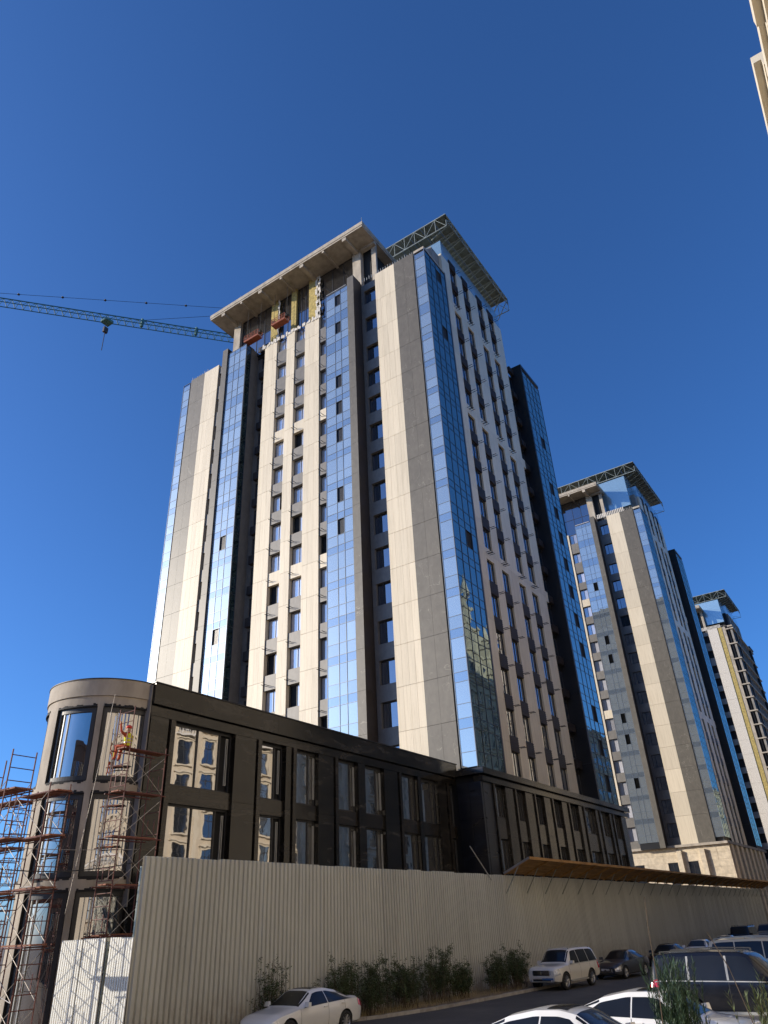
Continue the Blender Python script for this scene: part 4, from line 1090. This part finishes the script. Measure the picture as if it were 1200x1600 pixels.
class Shape:
    def __init__(s, sp):
        s.sp = sp; s.t = {k: smooth_tab(sp[k], w_=(.006 if k in ('top', 'w') else .012)) for k in ('top', 'belt', 'wr', 'w', 'bot')}
    def sec(s, u):
        g_ = lambda k: interp(s.t[k], u)
        zr, zb, wr, w_, z0 = g_('top'), g_('belt'), g_('wr'), g_('w'), g_('bot')
        zb = min(zb, zr-.03); k = max(0, min(1, (zr-zb)/.3)); h = zb-z0; wr = min(wr, w_*.93)
        P5 = (w_*.955, zb); P8 = (wr, zr-.085*k-.02)
        l = lambda t, bow: (P5[0]+(P8[0]-P5[0])*t+bow*k, P5[1]+(P8[1]-P5[1])*t)
        return [(0, z0), (w_*.82, z0), (w_*.955, z0+.1*h), (w_*.995, z0+.36*h), (w_*1.0, z0+.72*h), P5, l(.33, .012), l(.66, .012), P8, (wr*.88, zr-.02*k-.008), (wr*.5, zr-.003), (0, zr)]
    def pt(s, u, v, side=1):
        S = s.sec(u); i = min(int(v), len(S)-2); f = v-i
        y = S[i][0]+(S[i+1][0]-S[i][0])*f; z = S[i][1]+(S[i+1][1]-S[i][1])*f
        return Vector((s.sp['L']*(.5-u), y*side, z))
    def nrm(s, u, v, side=1):
        e = .004; a = s.pt(min(1, u+e), v, side)-s.pt(max(0, u-e), v, side); b_ = s.pt(u, min(11, v+.05), side)-s.pt(u, max(0, v-.05), side)
        n = a.cross(b_); n = n.normalized() if n.length > 1e-9 else Vector((0, 0, 1))
        c_ = s.pt(u, v, side)-Vector((s.sp['L']*(.5-u)*.6, 0, .75))
        return n if n.dot(c_) > 0 else -n
    def patch(s, f, nu, nv, off, side=1):
        """f(i, j in 0..1) -> (u, v)"""
        b = MB()
        for j in range(nv+1):
            for i in range(nu+1):
                u, v = f(i/nu, j/nv); b.v.append(tuple(s.pt(u, v, side)+s.nrm(u, v, side)*off))
        for j in range(nv):
            for i in range(nu): a = j*(nu+1)+i; b.f.append((a, a+1, a+nu+2, a+nu+1)); b.mi.append(0)
        return b
CARM = {}
def wheel_meshes(r, wd=.22):
    k = ('w', r)
    if k in CARM: return CARM[k]
    def lathe(prof, n=28):
        b = MB(); m = len(prof)
        for i in range(n):
            t = 2*math.pi*i/n
            for rad, y in prof: b.v.append((rad*math.cos(t), y, rad*math.sin(t)))
        for i in range(n):
            for j in range(m-1): a = i*m+j; c_ = ((i+1) % n)*m+j; b.f.append((a, a+1, c_+1, c_)); b.mi.append(0)
        return b
    h = wd/2; ty = lathe([(r*.66, -h+.01), (r*.70, -h), (r*.93, -h), (r*.985, -h+.03), (r, -h+.06), (r, h-.06), (r*.985, h-.03), (r*.93, h), (r*.70, h), (r*.66, h-.01)]).mesh('tyre', rubber, True)
    rb = lathe([(r*.66, -h+.005), (r*.60, -h+.04), (r*.60, h-.04), (r*.66, h-.005)])
    for sgn in (-1,):
        for q in range(10):
            t = 2*math.pi*q/10; a = Vector((math.cos(t)*.05, 0, math.sin(t)*.05)); b_ = Vector((math.cos(t)*r*.63, 0, math.sin(t)*r*.63))
            y = -h+.045; rb.beam((a.x, y, a.z), (b_.x, y-.02, b_.z), .035, .045)
        rb.tube((0, -h+.02, 0), (0, -h+.07, 0), .065, 12)
    rim = rb.mesh('rim', alloy, False)
    db = MB(); db.tube((0, -h+.10, 0), (0, -h+.12, 0), r*.62, 20); disc = db.mesh('brake_disc', cable)
    CARM[k] = (ty, rim, disc); return CARM[k]
def vehicle(name, kind, pm, loc, rz, label, cat='car', group=None, extras=()):
    sp = SPECS[kind]; sh = Shape(sp); root = empty(name, loc, label, cat, group, rz); L = sp['L']
    key = ('b', kind, pm.name)
    xf = L/2-sp['fo']; xr = xf-sp['wb']; r = sp['r']
    if key not in CARM:
        nu = 72; b = MB(); us = [i/nu for i in range(nu+1)]; ns = 12
        for u in us:
            S = sh.sec(u); x = L*(.5-u)
            ring = [(x, y, z) for y, z in S]+[(x, -y, z) for y, z in S[-2:0:-1]]
            b.v += ring
        m = 22
        for i in range(nu):
            for j in range(m): a = i*m+j; c_ = (i+1)*m+j; b.f.append((a, i*m+(j+1) % m, (i+1)*m+(j+1) % m, c_)); b.mi.append(0)
        b.f += [tuple(range(m)), tuple(range(nu*m+m-1, nu*m-1, -1))]; b.mi += [0, 0]
        me = b.mesh('body', pm, True)
        tmp = bpy.data.objects.new('tmp', me); col.objects.link(tmp)
        cb = MB()
        for x in (xf, xr):
            for s in (-1, 1): cb.tube((x, s*(sp['W']-.27), r), (x, s*(sp['W']+.2), r), r*1.16, 28)
        cut = bpy.data.objects.new('cut', cb.mesh('cut', cable)); col.objects.link(cut)
        md = tmp.modifiers.new('b', 'BOOLEAN'); md.operation = 'DIFFERENCE'; md.object = cut; md.solver = 'EXACT'; md.material_mode = 'TRANSFER'
        dg = bpy.context.evaluated_depsgraph_get(); me2 = bpy.data.meshes.new_from_object(tmp.evaluated_get(dg)); me2.name = 'body'
        me2.set_sharp_from_angle(angle=R(32))
        bpy.data.objects.remove(tmp); bpy.data.objects.remove(cut); CARM[key] = me2
    link(bpy.data.objects.new('body', CARM[key]), root)
    def part(nm, k2, mk, mat, parent=root):
        kk = (kind, k2, mat.name)
        if kk not in CARM: CARM[kk] = mk().mesh(nm, mat, True)
        return link(bpy.data.objects.new(nm, CARM[kk]), parent)
    sa, sb, ta, tb = sp['side']; cuts = [0]+[(c_-sa)/(sb-sa) for c_ in sp['split']]+[1]
    for side in (1, -1):
        for q in range(len(cuts)-1):
            def mk(q=q, side=side):
                c0, c1 = cuts[q]+(.007 if q else 0), cuts[q+1]-(.007 if q < len(cuts)-2 else 0)
                def f(i, j):
                    v = 5.10+2.80*j; lo = sa+(ta-sa)*j; hi = sb+(tb-sb)*j
                    xb0 = sa+(sb-sa)*c0; xb1 = sa+(sb-sa)*c1
                    u0 = max(lo, xb0) if q else lo; u1 = min(hi, xb1) if q < len(cuts)-2 else hi
                    return u0+(max(u1, u0+.002)-u0)*i, v
                return sh.patch(f, 12, 5, .006, side)
            part('side_window', ('sw', side, q), mk, carglass)
        for q, u in enumerate((sa-.03,)+tuple(sp['split'])+(sb-.09,)):
            def mk(u=u, side=side): return sh.patch(lambda i, j: (u+.0012*(i-.5)*2+(.0 if j > .4 else 0), 1.6+3.4*j), 1, 10, .003, side)
            part('door_seam', ('ds', side, q), mk, cable)
        for q, u in enumerate(sp['split'][:2] if len(sp['split']) > 1 else (sp['split'][0], sp['split'][0]+.2)):
            p = sh.pt(u-.03, 4.6, side); hb = MB(); hb.box(p.x-.10, p.x+.10, p.y-.02 if side > 0 else p.y-.025, p.y+.025 if side > 0 else p.y+.02, p.z-.018, p.z+.018); hb.build('door_handle', pm, root)
        p = sh.pt(sa+.02, 5.1, side); mb = MB(); y0 = p.y*side
        mb.v = []; 
        for (dx_, dy_, dz_) in ((-.07, .0, .02), (.06, .0, .03), (.08, .20, .03), (-.05, .22, .02), (-.07, .0, .17), (.03, .0, .18), (.05, .20, .17), (-.05, .22, .16)): mb.v.append((p.x+dx_, (y0+dy_)*side, p.z+dz_))
        mb.f = [(3, 2, 1, 0), (4, 5, 6, 7), (0, 1, 5, 4), (1, 2, 6, 5), (2, 3, 7, 6), (3, 0, 4, 7)]; mb.mi = [0]*6
        mb.build('wing_mirror', pm, root)
        if kind == 'suv' and pm is p_black:
            for q, u_ in enumerate(sp['split']):
                part('window_pillar', ('wp', side, q), lambda u_=u_, side=side: sh.patch(lambda i, j: (u_-.006+.012*i, 5.1+2.8*j), 2, 6, .010, side), mull)
        if kind == 'suv':
            part('belt_trim', ('bt', side), lambda side=side: sh.patch(lambda i, j: (sa-.0+(sb-sa+.0)*i, 4.93+.12*j), 24, 1, .012, side), mull)
            sb_ = MB(); sb_.box(xr+r*1.25, xf-r*1.25, side*(sp['W']-.12) if side > 0 else -(sp['W']+.03), (sp['W']+.03) if side > 0 else -(sp['W']-.12), .36, .42); sb_.build('side_step', mull, root)
        # lamps
        part('headlight', ('hl', side), lambda side=side: sh.patch(lambda i, j: ((.004+.075*i*(1-.15*j)), (3.55+1.35*j) if kind != 'sedan' else (3.2+1.5*j)), 10, 5, .008, side), lamp_clear)
        part('tail_light', ('tl', side), lambda side=side: sh.patch(lambda i, j: ((.925+.07*i) if kind != 'sedan' else (.92+.076*i), (3.5+1.75*j) if kind != 'sedan' else (4.0+1.0*j)), 8, 6, .008, side), lamp_red)
    def ws(a, b_):
        def mk():
            L_ = sh.patch(lambda i, j: (a+(b_-a)*i, 8.25+2.75*j), 10, 6, .006, 1); R_ = sh.patch(lambda i, j: (a+(b_-a)*i, 8.25+2.75*j), 10, 6, .006, -1)
            L_.add(R_.v, R_.f); return L_
        return mk
    part('windscreen', 'ws', ws(*sp['ws']), carglass); part('rear_window', 'rw', ws(*sp['rw']), carglass)
    if sp['roofglass']: part('sunroof', 'sr', ws(.47, .62) if False else (lambda: (lambda A, B: (A.add(B.v, B.f), A)[1])(sh.patch(lambda i, j: (.475+.085*i, 9.4+1.6*j), 8, 4, .004, 1), sh.patch(lambda i, j: (.475+.085*i, 9.4+1.6*j), 8, 4, .004, -1))), carglass)
    else:
        for s in (1, -1):
            rb = MB(); q0 = sh.pt(.42, 9, s); q1 = sh.pt(.9, 9, s); qm = sh.pt(.65, 9, s)
            rb.beam(q0+Vector((0, 0, .07)), qm+Vector((0, 0, .06)), .035, .03); rb.beam(qm+Vector((0, 0, .06)), q1+Vector((0, 0, .07)), .035, .03)
            for q in (q0, qm, q1): rb.beam(q, q+Vector((0, 0, .07)), .05, .05)
            rb.build('roof_rail', mull if pm is not p_black else cable, root)
    # front: grille, lower intake, plate
    zf = interp(sp['top'], .01); wf_ = interp(sp['w'], .0)
    gb = MB(); zc = zf-.20; xx = L/2
    gb.box(xx-.05, xx+.012, -wf_*.62, wf_*.62, zc-.13, zc+.11); gb.build('grille', cable, root)
    gb = MB()
    for k in range(4): z = zc-.10+.06*k; gb.box(xx+.013, xx+.03, -wf_*.60, wf_*.60, z, z+.025)
    gb.box(xx+.013, xx+.028, -wf_*.64, -wf_*.605, zc-.13, zc+.11); gb.box(xx+.013, xx+.028, wf_*.605, wf_*.64, zc-.13, zc+.11); gb.tube((xx+.02, 0, zc), (xx+.045, 0, zc), .07, 14); gb.build('grille_bars', chrome, root)
    for s in (1, -1):
        hb = MB(); y0 = wf_*.66; y1 = wf_*1.0
        hb.add([(xx+.012, s*y0, zc-.10), (xx-.07, s*(y1+.06), zc-.07), (xx-.07, s*(y1+.06), zc+.07), (xx+.012, s*y0, zc+.07), (xx-.15, s*y0, zc-.10), (xx-.2, s*(y1+.02), zc-.07), (xx-.2, s*(y1+.02), zc+.07), (xx-.15, s*y0, zc+.07)], [(0, 1, 2, 3), (7, 6, 5, 4), (0, 4, 5, 1), (1, 5, 6, 2), (2, 6, 7, 3), (3, 7, 4, 0)])
        hb.build('headlight', lamp_clear, root)
        if kind == 'suv':
            fb = MB(); fb.tube((xx-.02, s*wf_*.86, zc-.36), (xx+.01, s*wf_*.86, zc-.36), .055, 12); fb.build('fog_lamp', lamp_clear, root)
            bb = MB(); bb.box(xx-.10, xx+.035, s*0 if s > 0 else -wf_*.95, wf_*.95 if s > 0 else 0, zc-.23, zc-.15) ; bb.build('bumper', pm, root)
    z0 = interp(sp['bot'], 0)
    gb = MB(); gb.box(xx-.05, xx+.015, -wf_*.7, wf_*.7, z0+.02, z0+.12); gb.build('lower_intake', cable, root)
    gb = MB(); gb.box(xx+.016, xx+.03, -.26, .26, z0+.16, z0+.27); gb.build('number_plate', plate_m, root)
    gb = MB(); gb.box(-xx-.03, -xx+.01, -.26, .26, z0+.28, z0+.39); gb.build('number_plate', plate_m, root)
    ty, rim, disc = wheel_meshes(r)
    for x in (xf, xr):
        for s in (1, -1):
            wv = bpy.data.objects.new('wheel', ty); link(wv, root); wv.location = (x, s*(sp['W']-.115), r); wv.rotation_euler = (0, random.uniform(0, 1), 0) if s < 0 else (0, random.uniform(0, 1), math.pi)
            link(bpy.data.objects.new('rim', rim), wv); link(bpy.data.objects.new('brake_disc', disc), wv)
    return root
sd1 = vehicle('sedan', 'sedan', p_white, (24.6, 20.75, .0), R(178), 'white sedan with dark glass roof parked close to the fence at lower left'); sd1.scale = (1.05, 1.03, 1.03)
lc = vehicle('off_road_vehicle', 'suv', p_cream, (44.75, 18.75, 0), R(172.6), 'pearl white off-road vehicle facing the camera beside the shrubs, chrome grille')
b = MB(); b.box(2.48, 2.50, .02, .70, .50, .60); b.build('bumper_film', plate_blue, lc)
vehicle('sedan', 'sedan', p_grey, (52.0, 17.9, 0), R(174), 'dark grey sedan parked right behind the white off-road vehicle')
vehicle('sedan', 'sedan', p_black, (60.0, 17.2, 0), R(177), 'black sedan parked behind the dark grey one along the fence')
vehicle('hatchback', 'sedan', p_white, (67.3, 16.8, 0), R(178), 'small white car in the fence row, nearer of the two white ones')
vehicle('hatchback', 'sedan', p_silver, (76.0, 16.7, 0), R(178), 'pale silver car in the fence row in front of the boxy black vehicle')
vehicle('boxy_off_road_vehicle', 'box', p_black, (84.5, 16.9, 0), R(178), 'tall boxy black off-road vehicle far down the fence row')
vehicle('off_road_vehicle', 'suv', p_grey, (96, 16.6, 0), R(178), 'farthest dark vehicle at the right end of the fence row')
AP = .4
vehicle('off_road_vehicle', 'suv', p_black, (26.65, 5.75, AP), R(-90), 'black off-road vehicle side-on at lower right with red tail light')
vehicle('sedan', 'sedan', p_white, (19.45, 6.05, AP), R(-90), 'white sedan side-on just left of the black off-road vehicle')
vehicle('sedan', 'sedan', p_white, (15.75, 6.6, AP), R(-90), 'nearest white car, only its roof showing at the bottom edge')
vehicle('off_road_vehicle', 'suv', p_beige, (37.5, 6.6, AP), R(-90), 'beige vehicle whose roof shows beyond the black off-road vehicle')

# ------------------------------------------------------------------ shrubs along the fence
def shrub(cx, cy, z, rx, ry, h, nstem, nleaf, label, seed):
    rnd = random.Random(seed); r = empty('shrub', (cx, cy, z), label, 'shrub', 'shrubs along the fence'); off = r.location
    st = MB(); lf = MB()
    for k in range(nstem):
        a = rnd.uniform(0, 6.283); b0 = Vector((cx+rnd.uniform(-.5, .5)*rx, cy+rnd.uniform(-.4, .4)*ry, z))
        hh = h*rnd.uniform(.5, 1.0); tip_ = b0+Vector((math.cos(a)*rx*.55*rnd.random(), math.sin(a)*ry*.5*rnd.random(), hh))
        mid = b0.lerp(tip_, .5)+Vector((rnd.uniform(-.12, .12), rnd.uniform(-.1, .1), 0))
        st.tube(b0, mid, .014, 4, .009, cap=False); st.tube(mid, tip_, .009, 4, .003, cap=False)
        for j in range(6):                                     # twigs with leaves
            t = rnd.uniform(.25, 1); p = (b0.lerp(mid, t*2) if t < .5 else mid.lerp(tip_, t*2-1))
            d = Vector((rnd.uniform(-1, 1), rnd.uniform(-1, 1), rnd.uniform(.0, 1.2))).normalized()*rnd.uniform(.15, .42)*min(1, h/1.5)
            st.tube(p, p+d, .005, 3, .002, cap=False)
            for q in range(nleaf):
                c_ = p+d*rnd.uniform(.1, 1.05)+Vector((rnd.gauss(0, .05), rnd.gauss(0, .05), rnd.gauss(0, .04)))
                u = Vector((rnd.uniform(-1, 1), rnd.uniform(-1, 1), rnd.uniform(-.6, .9))).normalized(); v_ = u.orthogonal().normalized()
                v_ = (Matrix.Rotation(rnd.uniform(0, 6.28), 3, u) @ v_)
                s = rnd.uniform(.028, .062); lf.add([c_, c_+u*s+v_*s*.3, c_+u*s*2, c_+u*s-v_*s*.3], [(0, 1, 2, 3)])
    st.build('stems', bark, r, off=off); o = lf.build('leaves', leafm, r, off=off)
    return r
SH = [(24.3, 21.95, 1.5, .4, 2.35, 'loose twiggy shrub behind the white sedan'), (28.3, 21.75, 1.5, .7, 2.15, 'shrub just right of the white sedan boot'), (30.6, 21.6, 1.6, .8, 2.0, 'leafy shrub second right of the white sedan'),
      (33.0, 21.5, 1.5, .8, 1.85, 'low middle shrub between two taller ones at the fence'), (35.4, 21.3, 1.8, .8, 2.25, 'tallest dense shrub in the middle of the fence row'), (37.3, 21.2, 1.1, .7, 1.5, 'small shrub right of the tallest one'),
      (40.9, 20.9, 1.5, .8, 1.75, 'shrub in the gap left of the pearl white off-road vehicle'), (42.7, 20.7, 1.4, .8, 2.0, 'shrub touching the front of the pearl white off-road vehicle')]
for i, (x, y, rx, ry, h, lb) in enumerate(SH): shrub(x, y, .08, rx, ry, h, 46 if i else 32, 26 if i else 12, lb, 40+i)
gr = MB(); rnd = random.Random(5)
for k in range(2600):
    x = rnd.uniform(28, 46); p, d = None, None
    yk = interp([(a, b_) for a, b_ in KERB], x); y = rnd.uniform(yk+.2, 22.3); h = rnd.uniform(.08, .32)*(1 if rnd.random() < .8 else 1.8); a = rnd.uniform(0, 6.28); w_ = .008
    gr.add([(x-w_, y, .1), (x+w_, y, .1), (x+math.cos(a)*h*.4, y+math.sin(a)*h*.4, .1+h)], [(0, 1, 2)])
tag(gr.build('dry_grass', dryleaf), 'thin dry grass on the verge below the shrubs', 'grass', kind='stuff')

# ------------------------------------------------------------------ foreground plants
def broom(cx, cy, z, h, n, spread, mats, label, seed, lean=(0, 0)):
    rnd = random.Random(seed); r = empty('broom_plant', (cx, cy, z), label, 'plant'); off = r.location
    st = MB(); lf = MB()
    for k in range(n):
        a = rnd.uniform(0, 6.283); s = rnd.random()**.7; hh = h*rnd.uniform(.55, 1)
        b0 = Vector((cx+rnd.gauss(0, .06), cy+rnd.gauss(0, .06), z)); tip_ = b0+Vector((math.cos(a)*spread*s+lean[0]*hh, math.sin(a)*spread*s+lean[1]*hh, hh))
        mid = b0.lerp(tip_, .55)+Vector((0, 0, .12*hh))
        prev = b0; N_ = 12
        for i in range(1, N_+1):
            t = i/N_; p = b0*(1-t)**2+mid*2*t*(1-t)+tip_*t*t
            st.tube(prev, p, .006*(1-t*.8), 3, .006*(1-(t+.08)*.8), cap=False)
            if t > .25:
                for q in range(10):
                    d = (p-prev).normalized(); sd_ = Vector((rnd.uniform(-1, 1), rnd.uniform(-1, 1), rnd.uniform(-.2, .6))).normalized()
                    u = (d*1.0+sd_*.75).normalized(); ln = rnd.uniform(.04, .10); v_ = u.cross(sd_).normalized()*.0032; c_ = prev.lerp(p, rnd.random())
                    lf.add([c_-v_, c_+v_, c_+u*ln*.6+v_, c_+u*ln, c_+u*ln*.6-v_], [(0, 1, 2, 3, 4)])
            prev = p
    st.build('stems', mats[1], r, off=off); lf.build('needles', mats[0], r, off=off)
broom(9.0, 2.60, AP, 2.5, 240, .25, (leaf2, leaf2), 'dark green feathery plant in the foreground before the black vehicle', 3)
broom(9.0, 1.74, AP, 2.38, 55, .2, (leaf3, dryleaf), 'yellow green feathery plant at the right edge of the picture', 4, (.0, .02))
def twig(pts, label):
    b = MB(); 
    for a, c_ in zip(pts[:-1], pts[1:]): b.tube(a, c_, .006, 4, .004)
    tag(b.build('twig', bark), label, 'twig')

twig([(8.75, 2.72, 2.2), (8.70, 2.66, 2.75), (8.66, 2.64, 3.15), (8.62, 2.60, 3.46)], 'bare dark twig rising above the dark green foreground plant')
twig([(9.0, 1.9, 2.3), (8.95, 2.0, 2.8), (8.9, 2.12, 3.12)], 'bare twig leaning left above the yellow green plant')
